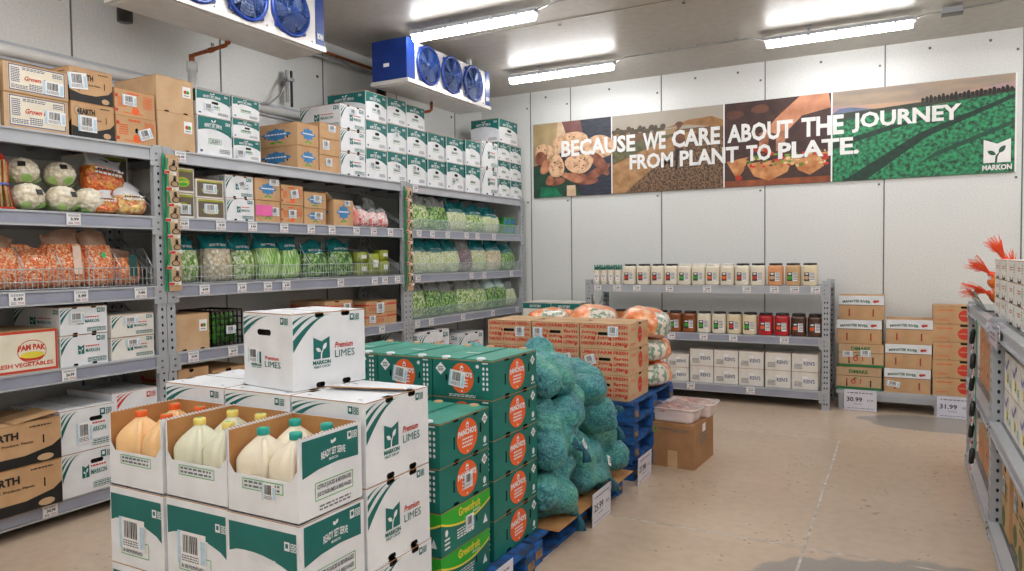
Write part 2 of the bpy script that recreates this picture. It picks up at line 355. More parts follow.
def carton_mesh(dx, dy, dz, base, dX, dY, holesX=(), holesY=(), topcut=True, k=0, topm=None):
    mb = MB()
    fX = F((dx/2, -dy/2, 0), (0, 1, 0), (0, 0, 1)); fY = F((-dx/2, -dy/2, 0), (1, 0, 0), (0, 0, 1))
    fB = F((dx/2, dy/2, 0), (-1, 0, 0), (0, 0, 1)); fL = F((-dx/2, dy/2, 0), (0, -1, 0), (0, 0, 1))
    fT = F((-dx/2, -dy/2, dz), (1, 0, 0), (0, 1, 0)); fD = F((-dx/2, dy/2, 0), (1, 0, 0), (0, -1, 0))
    hx = [(a*dy, b*dz, c*dy, d*dz) for a, b, c, d in holesX]; hy = [(a*dx, b*dz, c*dx, d*dz) for a, b, c, d in holesY]
    mb.gface(fX, dy, dz, hx, base, .025, dark); mb.gface(fL, dy, dz, hx, base, .025, dark)
    mb.gface(fY, dx, dz, hy, base, .025, dark); mb.gface(fB, dx, dz, hy, base, .025, dark)
    mb.poly([fD.p(0, 0), fD.p(dx, 0), fD.p(dx, dy), fD.p(0, dy)], base)
    # lid: two flaps with an open slit between them and cut card edges round the rim
    g = .005; mb.gface(fT, dx, dy, [(dx*.03, dy/2-g/2, dx*.97, dy/2+g/2)], topm or base, .008, dark, rnd=False)
    for fr, W in ((fX, dy), (fY, dx)): mb.rect(fr, 0, dz-.0035, W, dz, card_in, .0007)
    if topcut:
        for (u, v) in ((.12, .1), (.12, .78), (.82, .1), (.82, .78)):
            mb.rect(fT, dx*u, dy*v, dx*u+.02, dy*v+.006, dark, .001)
    if dX: dX(mb, fX, dy, dz, k)
    if dY: dY(mb, fY, dx, dz, k+1)
    return mb
HC = [(.38, .62, .62, .72)]
SL = [(.22, .35, .25, .6), (.75, .35, .78, .6)]
DES = {
 'grown': (kraft, d_grown, None, [(.42, .66, .66, .78)], []),
 'earth': (kraft2, d_earth, d_earth, [(.2, .3, .215, .5), (.8, .46, .815, .66)], []),
 'orange': (kraft2, d_orange, d_orange, [(.46, .42, .54, .6)], []),
 'plain': (kraft, d_plain, None, [(.2, .0, .32, .04), (.72, .0, .84, .04)], [(.7, .3, .73, .36)]),
 'rts': (white, d_rts, lambda mb, fr, W, H, k: d_rts(mb, fr, W, H, k, None), [(.44, .5, .64, .6)], []),
 'rtsc': (white, lambda mb, fr, W, H, k: d_rts(mb, fr, W, H, k, 'CELERY'), None, [], []),
 'rtsb': (white, lambda mb, fr, W, H, k: d_rts(mb, fr, W, H, k, ''), lambda mb, fr, W, H, k: d_rts(mb, fr, W, H, k, None), [(.2, .62, .26, .8), (.74, .6, .8, .78)], []),
 'blue': (kraft2, d_blue, d_blue, [], SL),
 'blues': (kraft2, None, None, [], []),
 'stripe': (white, d_stripe, d_stripe, [(.26, .0, .36, .07), (.66, .0, .76, .07), (.26, .93, .36, 1), (.66, .93, .76, 1)], []),
 'stripev': (white, d_stripe, d_stripe, [(.52, .66, .76, .76)], []),
 'stripes': (whitew, d_stripe, None, [], []),
 'fresh': (whitew, d_fresh, None, [(.36, .68, .62, .76)], []),
 'pam': (kraft, d_pam, None, [(.43, .3, .46, .5)], []),
 'redb': (kraft2, d_redb, d_redb, [(.35, .9, .5, 1)], []),
 'lime': (white, d_lime, lambda mb, fr, W, H, k: d_lime(mb, fr, W, H, 1), [(.3, .0, .42, .07), (.66, .0, .78, .07), (.3, .93, .42, 1), (.66, .93, .78, 1)], [(.3, .7, .58, .78)]),
 'pancho': (tealb, d_panX, d_panY, [(.26, .3, .285, .6), (.26, .93, .36, 1), (.66, .93, .76, 1), (.26, 0, .36, .06), (.66, 0, .76, .06), (.8, .45, .83, .7)], [(.22, .42, .25, .6), (.76, .42, .79, .6)]),
 'gf': (tealb, d_gf, d_gf, [(.7, .35, .72, .5)], []),
 'lip': (kraft, d_lipX, d_lip, [(.5, .9, .62, 1)], [(.37, .54, .62, .66)]),
 'flatr': (white, lambda mb, fr, W, H, k: (swoosh(mb, fr, W*.1, .01, W*.4, H*.85, red), icons(mb, fr, W*.75, H*.5, H*.3, red, white)), None, [], []),
 'rtslow': (whitew, None, lambda mb, fr, W, H, k: (mb.rect(fr, 0, H*.7, W, H*.96, teal), mb.text(fr, 'READY SET SERVE', W*.25, H*.76, W*.4, H*.12, white)), [], []),
}
BC = {}
def barmesh():
    if 'b' not in BC:
        mb = MB(); fr = F((0, -.5, -.5), (0, 1, 0), (0, 0, 1)); rr = random.Random(3)
        mb.poly([fr.p(0, 0, .0), fr.p(1, 0, .0), fr.p(1, 1, .0), fr.p(0, 1, .0)], paper)
        x = .2
        while x < .74:
            w = rr.uniform(.016, .045); mb.rect(fr, x, .36, x+w, .9, black, .001); x += w+rr.uniform(.02, .04)
        mb.lines(fr, .15, .08, .6, .22, 3, grey, .001, seed=2); mb.rect(fr, .0, .0, .1, 1, mat('pale_blue_print', '#bcdcec', '#aecfe2', .5), .001); mb.rect(fr, .82, .1, .96, .8, mat('pale_blue_print', '#bcdcec'), .001)
        o = mb.build('barcode_label'); BC['b'] = o.data; bpy.data.objects.remove(o)
    return BC['b']
def barcode(parent, face, dx, dy, dz, u, v, w, h, ang=0):
    o = bpy.data.objects.new('barcode_label', barmesh()); COL.objects.link(o); o.parent = parent
    if face == 'X': o.location = (dx/2+.0034, -dy/2+u*dy, v*dz); o.rotation_euler = (ang, 0, 0)
    else: o.location = (-dx/2+u*dx, -dy/2-.0034, v*dz); R = Matrix.Rotation(-PI/2, 4, 'Z') @ Matrix.Rotation(ang, 4, 'X'); o.rotation_euler = R.to_euler()
    o.scale = (1, w, h); return o
LOOK = {
 'grown': 'cream-panelled box with navy border', 'earth': 'kraft box with black base', 'orange': 'tan box with orange print',
 'plain': 'plain brown box with sticker', 'rts': 'white carton with teal band', 'rtsb': 'slotted white carton with teal band',
 'rtsc': 'tall white carton reading CELERY', 'blue': 'tan box with blue star logo', 'blues': 'plain tan carton with white stickers', 'stripe': 'white box with teal stripes', 'stripev': 'white vented box', 'stripes': 'small white carton with teal stripes',
 'fresh': 'dark-fronted box with yellow oval', 'pam': 'cream box with red border and lettering', 'redb': 'brown box with red band', 'flatr': 'shallow white flat with red stripes',
 'lime': 'white lime box with teal stripes', 'pancho': 'teal carton with orange circle', 'gf': 'teal carton with bright green arch', 'lip': 'kraft tomato box covered in red words', 'rtslow': 'white case with teal upper band'}
NWARN = []
def crate(des, x1, y0, y1, z, h, where, depth=.42, bars=None, group=None, rz=0, x0=None, cat='box', face='X', name=None):
    """one printed carton; its front (+X) face at x1, spanning y0..y1"""
    base, dX, dY, hX, hY = DES[des]
    if x0 is not None: depth = x1-x0
    dx, dy, dz = round(depth, 3), round(y1-y0, 3), round(h, 3)
    key = (des, dx, dy, dz)
    def mk(): return carton_mesh(dx, dy, dz, base, dX, dY, hX, hY).build({'lime': 'lime_box', 'lip': 'tomato_box', 'pancho': 'avocado_carton', 'gf': 'avocado_carton'}.get(des, 'produce_box'))
    if key in PROTO:
        o = PROTO[key].copy(); COL.objects.link(o)
    else: PROTO[key] = o = mk()
    o.location = (x1-dx/2, (y0+y1)/2, z); o.rotation_euler.z = rz
    lab = LOOK[des]+', '+where
    n = len(lab.split())
    if not 4 <= n <= 16: NWARN.append((n, lab))
    tag(o, lab, cat, group)
    for b in (bars or []): barcode(o, b[0], dx, dy, dz, *b[1:])
    return o
# ------------------------------------------------------------------ the room
XW, YB, ZC = -5.2, 8.8, 3.83
def floor_mat():
    m = bpy.data.materials.new('polished_concrete'); m.use_nodes = True; nt = m.node_tree; N = nt.nodes; L = nt.links; b = N['Principled BSDF']
    tc = N.new('ShaderNodeTexCoord'); O = tc.outputs['Object']
    def noise_(sc, det=4):
        t = N.new('ShaderNodeTexNoise'); t.inputs['Scale'].default_value = sc; t.inputs['Detail'].default_value = det; L.new(O, t.inputs['Vector']); return t
    def ramp(src, *st):
        r_ = N.new('ShaderNodeValToRGB'); e = r_.color_ramp.elements
        e[0].position, e[0].color = st[0][0], lin(st[0][1]); e[1].position, e[1].color = st[-1][0], lin(st[-1][1])
        for p_, c_ in st[1:-1]: k = e.new(p_); k.color = lin(c_)
        L.new(src, r_.inputs[0]); return r_.outputs[0]
    def mix(a, c, fac):
        x = N.new('ShaderNodeMix'); x.data_type = 'RGBA'
        L.new(fac, x.inputs[0]); L.new(a, x.inputs[6])
        if isinstance(c, str): x.inputs[7].default_value = lin(c)
        else: L.new(c, x.inputs[7])
        return x.outputs[2]
    base = ramp(noise_(.9, 5).outputs['Fac'], (.25, '#bda58e'), (.5, '#c8b098'), (.75, '#d0baa3'))
    fine = ramp(noise_(14, 6).outputs['Fac'], (.3, '#b19c88'), (.6, '#d0bfac'))
    x = N.new('ShaderNodeMix'); x.data_type = 'RGBA'; x.inputs[0].default_value = .3; L.new(base, x.inputs[6]); L.new(fine, x.inputs[7]); c = x.outputs[2]
    v = N.new('ShaderNodeTexVoronoi'); v.inputs['Scale'].default_value = 22; L.new(O, v.inputs['Vector'])
    mk = N.new('ShaderNodeMath'); mk.operation = 'LESS_THAN'; mk.inputs[1].default_value = .2; L.new(v.outputs['Distance'], mk.inputs[0])
    g = N.new('ShaderNodeMath'); g.operation = 'GREATER_THAN'; g.inputs[1].default_value = .56; L.new(noise_(2.3, 2).outputs['Fac'], g.inputs[0])
    mm = N.new('ShaderNodeMath'); mm.operation = 'MULTIPLY'; L.new(mk.outputs[0], mm.inputs[0]); L.new(g.outputs[0], mm.inputs[1])
    m3 = N.new('ShaderNodeMath'); m3.operation = 'MULTIPLY'; m3.inputs[1].default_value = .6; L.new(mm.outputs[0], m3.inputs[0])
    c = mix(c, '#6d5b4b', m3.outputs[0])
    # two grey cement repairs: distorted ellipses with their own edge
    for (cx, cy, a, d) in ((.3, 7.75, .62, .36), (.25, 3.2, 1.1, 1.0), ):
        mp = N.new('ShaderNodeMapping'); mp.inputs['Location'].default_value = (-cx/a, -cy/d, 0); mp.inputs['Scale'].default_value = (1/a, 1/d, 0)
        nz = noise_(3.5, 3); sc = N.new('ShaderNodeVectorMath'); sc.operation = 'SCALE'; sc.inputs['Scale'].default_value = .5; L.new(nz.outputs['Color'], sc.inputs[0])
        ad = N.new('ShaderNodeVectorMath'); ad.operation = 'ADD'; L.new(O, mp.inputs['Vector']); L.new(mp.outputs[0], ad.inputs[0]); L.new(sc.outputs[0], ad.inputs[1])
        sb = N.new('ShaderNodeVectorMath'); sb.operation = 'SUBTRACT'; sb.inputs[1].default_value = (.25, .25, .25); L.new(ad.outputs[0], sb.inputs[0])
        sx = N.new('ShaderNodeVectorMath'); sx.operation = 'MULTIPLY'; sx.inputs[1].default_value = (1, 1, 0); L.new(sb.outputs[0], sx.inputs[0])
        ln = N.new('ShaderNodeVectorMath'); ln.operation = 'LENGTH'; L.new(sx.outputs[0], ln.inputs[0])
        mr = N.new('ShaderNodeMapRange'); mr.inputs[1].default_value = .98; mr.inputs[2].default_value = 1.02; mr.inputs[3].default_value = .85; mr.inputs[4].default_value = 0; L.new(ln.outputs['Value'], mr.inputs[0])
        c = mix(c, '#928d88', mr.outputs[0])
    L.new(c, b.inputs['Base Color'])
    rr = N.new('ShaderNodeMapRange'); rr.inputs[3].default_value = .24; rr.inputs[4].default_value = .36; L.new(noise_(1.7, 4).outputs['Fac'], rr.inputs[0]); L.new(rr.outputs[0], b.inputs['Roughness'])
    b.inputs['Specular IOR Level'].default_value = .5
    bn = N.new('ShaderNodeBump'); bn.inputs['Strength'].default_value = .02; bn.inputs['Distance'].default_value = .01; L.new(noise_(9, 2).outputs['Fac'], bn.inputs['Height']); L.new(bn.outputs[0], b.inputs['Normal'])
    return m
XR, YF = 3.4, -3.2
wallm = mat('embossed_white_metal_panel', '#e0e0dc', '#d6d6d2', .42, .1, scale=60, bump=.03, bscale=140)
ceilm = mat('ceiling_metal_panel', '#bdb7ae', '#b3ada4', .4, .12, scale=12, bump=.03, bscale=60)
seamm = mat('dark_seam_gasket', '#6c6d6b', '#5e5f5d', .6)  # panel seams drawn as thin dark strips
mb = MB(); mb.box(XW-.1, XR+.1, YF-.1, YB+.1, -.1, 0, floor_mat()); struct(mb.build('floor'))
mb = MB(); mb.box(XW-.1, XR+.1, YF-.1, YB+.1, ZC, ZC+.1, ceilm); struct(mb.build('ceiling'))
for n_, b_ in (('wall_left', (XW-.1, XW, YF, YB)), ('wall_back', (XW, XR, YB, YB+.1)), ('wall_right', (XR, XR+.1, YF, YB)), ('wall_front', (XW, XR, YF-.1, YF))):
    mb = MB(); mb.box(*b_, 0, ZC, wallm); struct(mb.build(n_))
ti = [0]
def trim(mb): ti[0] += 1; return struct(mb.build('trim_%d' % ti[0]))
BACKX = [-4.43, -3.84, -2.62, -1.395, -.165, 1.06, 2.28]
rivm = mat('rivet_grey', '#77756f', '#66645f', .4, .5)
for x in BACKX:
    mb = MB(); mb.box(x-.006, x+.006, YB-.004, YB, .1, ZC, seamm)
    for z in (3.62, 2.35, .9): mb.cbox((x-.05, YB-.004, z), (.022, .008, .022), rivm)
    trim(mb)
mb = MB()
for x in (-4.2, -3.3, -2.2, -1.7, -.8, .25, .78): mb.cbox((x, YB-.004, 3.74), (.024, .008, .024), rivm)
trim(mb)
for y in (3.09, 4.37, 5.63, 6.85, 8.1):
    mb = MB(); mb.box(XW, XW+.004, y-.006, y+.006, .1, ZC, seamm); mb.cbox((XW+.004, y-.08, 3.45), (.008, .025, .025), rivm); trim(mb)
mb = MB(); mb.tube([(XW+.02, YF, 3.0), (XW+.02, YB, 3.0)], .04, mat('bumper_rail', '#e9e8e6', '#e0dfdd', .4), 12); mb.box(XW, XW+.02, YF, YB, 2.94, 3.06, steelw); trim(mb)     # ledge rail along the left wall
for y in (4.1, 6.28):
    mb = MB(); mb.box(XW, XR, y-.004, y+.004, ZC-.004, ZC, mat('ceiling_seam', '#8d877d', None, .5))
    for x in (-2.9, -1.7, -.5, .7): mb.cbox((x, y+.12, ZC-.005), (.025, .025, .01), rivm)
    trim(mb)
for n_, b_ in (('baseboard_left', (XW, XW+.02, YF, YB)), ('baseboard_back', (XW+.02, XR, YB-.02, YB))):
    mb = MB(); mb.box(*b_, 0, .11, mat('grey_cove_base', '#8d8f8f', '#7f8181', .5)); struct(mb.build(n_))
# saw-cut joints in the slab
jm = mat('joint_filler', '#d9d3ca', '#a89c8e', .7, scale=15)
mb = MB(); mb.box(-5, XR, 4.155, 4.168, 0, .0012, jm); trim(mb)
mb = MB(); mb.box(-.458, -.444, -1, 6.74, 0, .0012, jm); trim(mb)
mb = MB(); mb.box(-1.66, -.44, 6.74, 6.752, 0, .0012, jm); trim(mb)

# ------------------------------------------------------------------ ceiling lights
tubeon = mat('lit_tube', '#ffffff', '#fffaf2', .3, emit=1)
tubeon.node_tree.nodes['Principled BSDF'].inputs['Emission Color'].default_value = (.975, .985, 1, 1)
tubeon.node_tree.nodes['Principled BSDF'].inputs['Emission Strength'].default_value = 17
def mk_light():
    t = empty('strip_light', (0, 0, 0))
    mb = MB(); mb.box(-.66, .66, -.055, .055, .0, .035, steelw)
    for x in (-.5, -.25, 0, .25, .5): mb.box(x-.012, x+.012, -.068, -.055, -.02, .03, steel); mb.box(x-.012, x+.012, .055, .068, -.02, .03, steel)
    mb.build('housing', t)
    mb = MB(); n = 8; P = [(.052*math.cos(PI*k/n), -.062*math.sin(PI*k/n)) for k in range(n+1)]
    vs = [(x, y, z) for x in (-.64, .64) for y, z in P]; fs = [(k, k+1, n+2+k, n+1+k) for k in range(n)]+[tuple(range(n+1)), tuple(range(n+1, 2*n+2))[::-1]]
    mb.add(vs, fs, tubeon); mb.build('diffuser', t)
    mb = MB(); mb.tube([(-.25, 0, .035), (-.25, 0, .09)], .014, steel); mb.cbox((-.25, 0, .085), (.06, .06, .012), steel); mb.build('hanger', t)
    return t
LBL = {(-3.48, 5.73): 'long lit strip light nearest the blue fan units at ceiling', (-3.47, 7.68): 'lit strip light on the ceiling left of the banner end', (-.56, 7.68): 'lit strip light on the ceiling above the banner middle'}
for y in (-2.1, -.15, 1.8, 3.75, 5.73, 7.68):
    for x in (-3.48, -.56, 2.3):
        if (x, y) == (-.56, 5.73): continue
        if y > 7 and x > 0 or y == 5.73 and x > 0: pass
        inst('light', mk_light, (x, y, 3.735), 0, LBL.get((x, y), 'lit strip light on the ceiling outside the picture'), 'light', 'ceiling strip lights' if (x, y) in LBL else 'strip lights outside the picture')
def conduit(name, pts, r, m, label, cat='pipe', extra=None):
    mb = MB(); mb.tube(pts, r, m)
    if extra: extra(mb)
    return tag(mb.build(name), label, cat)
condm = mat('conduit_grey', '#a9aaa8', '#9a9b99', .35, .5)
conduit('electrical_conduit', [(-2.80, 7.68, 3.76), (-2.7, 7.7, 3.8), (-1.35, 7.7, 3.8), (-1.23, 7.68, 3.76)], .009, condm, 'thin grey conduit running between the two back strip lights', 'conduit',
        lambda mb: [mb.cbox((x, 7.7, 3.806), (.03, .04, .02), condm) for x in (-2.2, -1.9, -1.5)])
conduit('electrical_conduit', [(.11, 7.68, 3.76), (.2, 7.7, 3.785), (.4, 7.7, 3.785), (.75, 7.7, 3.8), (1.1, 7.5, 3.81), (1.6, 7.2, 3.81)], .009, condm, 'thin grey conduit leaving the strip light above the banner', 'conduit')
conduit('electrical_conduit', [(-2.82, 5.73, 3.76), (-2.6, 5.73, 3.8), (-1.6, 5.73, 3.8), (-1.0, 5.73, 3.8)], .009, condm, 'thin grey conduit at the end of the longest strip light', 'conduit')
mb = MB(); mb.box(.31, .47, 7.66, 7.74, 3.75, 3.81, steel); mb.tube([(.39, 7.7, 3.8), (.39, 7.7, 3.83)], .012, steel); mb.cbox((.39, 7.7, 3.752), (.17, .09, .01), rivm)
tag(mb.build('junction_box'), 'small grey junction box on the ceiling conduit above the banner', 'junction box')

# ------------------------------------------------------------------ evaporator fan units
evw = mat('evaporator_white', '#dcd8d4', '#d2cecA', .3, .2)
fandark = mat('fan_blade', '#7c8496', '#424a62', .35, .5, scale=6)
def evaporator(y0, y1, label):
    t = empty('fan_cooler', ((-4.41), (y0+y1)/2, 3.33)); Lh = (y1-y0)/2
    mb = MB(); mb.box(-.2, .205, -Lh+.14, Lh-.1, .02, .40, evw)
    for y in np.linspace(-Lh+.2, Lh-.14, 9): mb.cbox((.206, y, .035), (.006, .012, .012), rivm)
    mb.build('housing', t)
    mb = MB(); mb.box(-.23, .225, -Lh, Lh, -.02, .018, evw); mb.box(-.2, .19, -Lh+.03, Lh-.03, -.03, -.02, evw); mb.build('drain_pan', t)
    mb = MB(); mb.box(-.21, .21, -Lh+.005, -Lh+.138, .02, .41, bluem); mb.rect(F((-.21, -Lh+.005, .02), (1, 0, 0), (0, 0, 1)), .14, .13, .21, .165, paper, .002); mb.build('end_cap', t)
    mb = MB(); mb.box(-.21, .21, Lh-.098, Lh-.005, .02, .41, bluem); fr = F((.2101, Lh-.098, .02), (0, 1, 0), (0, 0, 1)); mb.frame(fr, .008, .03, .085, .12, .003, blueink); mb.text(fr, 'BOHN', .014, .05, .066, .05, paper, .002, bold=.05); mb.build('end_cap', t)
    for k in range(3):
        yc = -Lh+.14+.215+k*.43
        g = empty('fan_guard', (.207, yc, .205)); g.parent = t
        mb = MB(); R_ = .185
        ring = [(0.02, R_*math.cos(2*PI*i/28), R_*math.sin(2*PI*i/28)) for i in range(29)]; mb.tube(ring, .016, bluem, 6)
        mb.lathe([(R_, 0), (R_, .03), (R_-.012, .03), (R_-.012, .0)], bluem, 28)
        for v_ in range(len(mb.v)-28*4, len(mb.v)): x, y, z = mb.v[v_]; mb.v[v_] = (z, x, y)
        for a in range(4):
            an = PI/4+a*PI/2; mb.cbox((.012, (R_+.012)*math.cos(an), (R_+.012)*math.sin(an)), (.02, .03, .03), bluem)
        mb.build('guard_ring', g)
        mb = MB()
        for q in range(1, 9):
            rr = R_*q/9; dx = .055*math.cos(q/9*PI/2)+.02; mb.tube([(dx, rr*math.cos(2*PI*i/20), rr*math.sin(2*PI*i/20)) for i in range(21)], .0028, mat('guard_wire_blue', '#1c4c9c', '#163f88', .3, .4), 4, False)
        for a in range(20):
            an = 2*PI*a/20; mb.tube([(.055*math.cos(q/4*PI/2)+.021, R_*q/4*math.cos(an), R_*q/4*math.sin(an)) for q in range(0, 5)], .0026, MATS['guard_wire_blue'], 4, False)
        mb.build('guard_grille', g)
        mb = MB(); mb.tube([(-.0, 0, 0), (.04, 0, 0)], .035, fandark, 12)
        for a in range(5):
            an = 2*PI*a/5+k; c, s_ = math.cos(an), math.sin(an); P = []
            for (rr, w_) in ((.03, .03), (.1, .055), (.16, .06)): P.append((rr, -w_, .005)); 
            for (rr, w_) in ((.16, .06), (.1, .055), (.03, .03)): P.append((rr, w_, .03))
            mb.poly([(x, rr*c-w_*s_, rr*s_+w_*c) for rr, w_, x in P], fandark)
        mb.build('fan_blade', g)
        mb = MB(); mb.lathe([(.168, 0), (.168, .001)], mat('fan_opening', '#20242e', '#181b24', .6), 24)
        mb.v = [(z+.0012, x, y) for x, y, z in mb.v]; mb.build('fan_opening', g)
    for y in (-Lh+.3, Lh-.3):
        mb = MB(); mb.box(-.1, -.06, y-.02, y+.02, .4, .5, steel); mb.box(.1, .14, y-.02, y+.02, .4, .5, steel); mb.build('hanger', t)
    tag(t, label, 'cooler', 'ceiling fan coolers'); return t
evaporator(2.98, 4.58, 'blue and white ceiling fan cooler nearest the camera, cut by the top edge')
evaporator(5.70, 7.30, 'blue and white ceiling fan cooler farther back, showing its blue end')
whitep = mat('white_pipe', '#e6e6e6', '#dcdcdc', .4)
# drains
conduit('copper_drain_pipe', [(-4.6, 3.94, 3.33), (-4.6, 3.94, 3.29), (-4.62, 3.935, 3.27), (-4.8, 3.93, 3.255), (-4.97, 3.925, 3.245), (-5.0, 3.925, 3.23), (-5.0, 3.925, 3.17)], .016, copper, 'bent copper drain pipe under the near fan cooler', 'pipe',
        lambda mb: [mb.tube([a, b], .022, copper) for a, b in (((-4.6, 3.94, 3.31), (-4.6, 3.94, 3.28)), ((-4.76, 3.932, 3.258), (-4.8, 3.93, 3.255)), ((-5.0, 3.925, 3.25), (-5.0, 3.925, 3.18)))])
conduit('waste_pipe', [(-5.0, 3.925, 3.17), (-5.0, 3.925, 2.42)], [.032, .032], whitep, 'white waste pipe below the copper pipe behind brown boxes', 'pipe', lambda mb: mb.tube([(-5.0, 3.925, 3.19), (-5.0, 3.925, 3.12)], .042, whitep))
conduit('copper_drain_pipe', [(-4.5, 6.55, 3.3), (-4.5, 6.55, 3.22), (-4.51, 6.53, 3.2), (-4.7, 6.45, 3.17), (-5.05, 6.36, 3.13)], .016, copper, 'short copper drain elbow under the far fan cooler', 'pipe')
for (y, z0, lb) in ((3.42, 3.36, 'thick black insulated pipe beside the near fan cooler'), (6.42, 2.85, 'thick black insulated pipe beside the far fan cooler')):
    x = -5.08
    conduit('insulated_pipe', [(x, y, ZC-.02), (x, y, z0+.02)] if z0 > 3 else [(x, y, ZC-.02), (x, y, z0+.1), (x, y+.05, z0), (x, y+.4, z0-.03)], .055, blackp, lb)
for (y, z, lb) in ((5.08, 3.28, 'grey cable hook bracket below the near fan cooler'), (7.05, 3.2, 'grey cable hook bracket below the far fan cooler')):
    mb = MB(); mb.box(XW+.055, XW+.07, y-.015, y+.015, z-.18, z+.12, condm); mb.box(XW+.07, XW+.085, y+.03, y+.05, z-.22, z+.12, blackp); mb.box(XW+.05, XW+.1, y-.03, y+.06, z+.02, z+.05, condm)
    mb.tube([(XW+.06, y-.01, z+.05), (XW+.1, y-.06, z-.02), (XW+.09, y-.12, z-.14), (XW+.07, y-.24, z-.24), (XW+.03, y-.38, z-.27)], .01, condm)
    mb.box(XW, XW+.056, y-.02, y+.02, z-.02, z+.02, condm); tag(mb.build('cable_bracket'), lb, 'bracket')
for i, z in enumerate((3.7, 3.64)):
    conduit('refrigerant_line', [(XW+.06, 4.62, z), (XW+.06, 6.3, z), (XW+.1, 6.38, z-.02)], .016, condm if i else copper, ('upper copper' if not i else 'lower grey')+' line along the left wall between fan coolers')
conduit('refrigerant_line', [(-5.1, 6.3, 3.62), (-4.7, 6.25, 3.5), (-4.6, 6.0, 3.5)], .013, copper, 'thin copper line entering the far fan cooler')

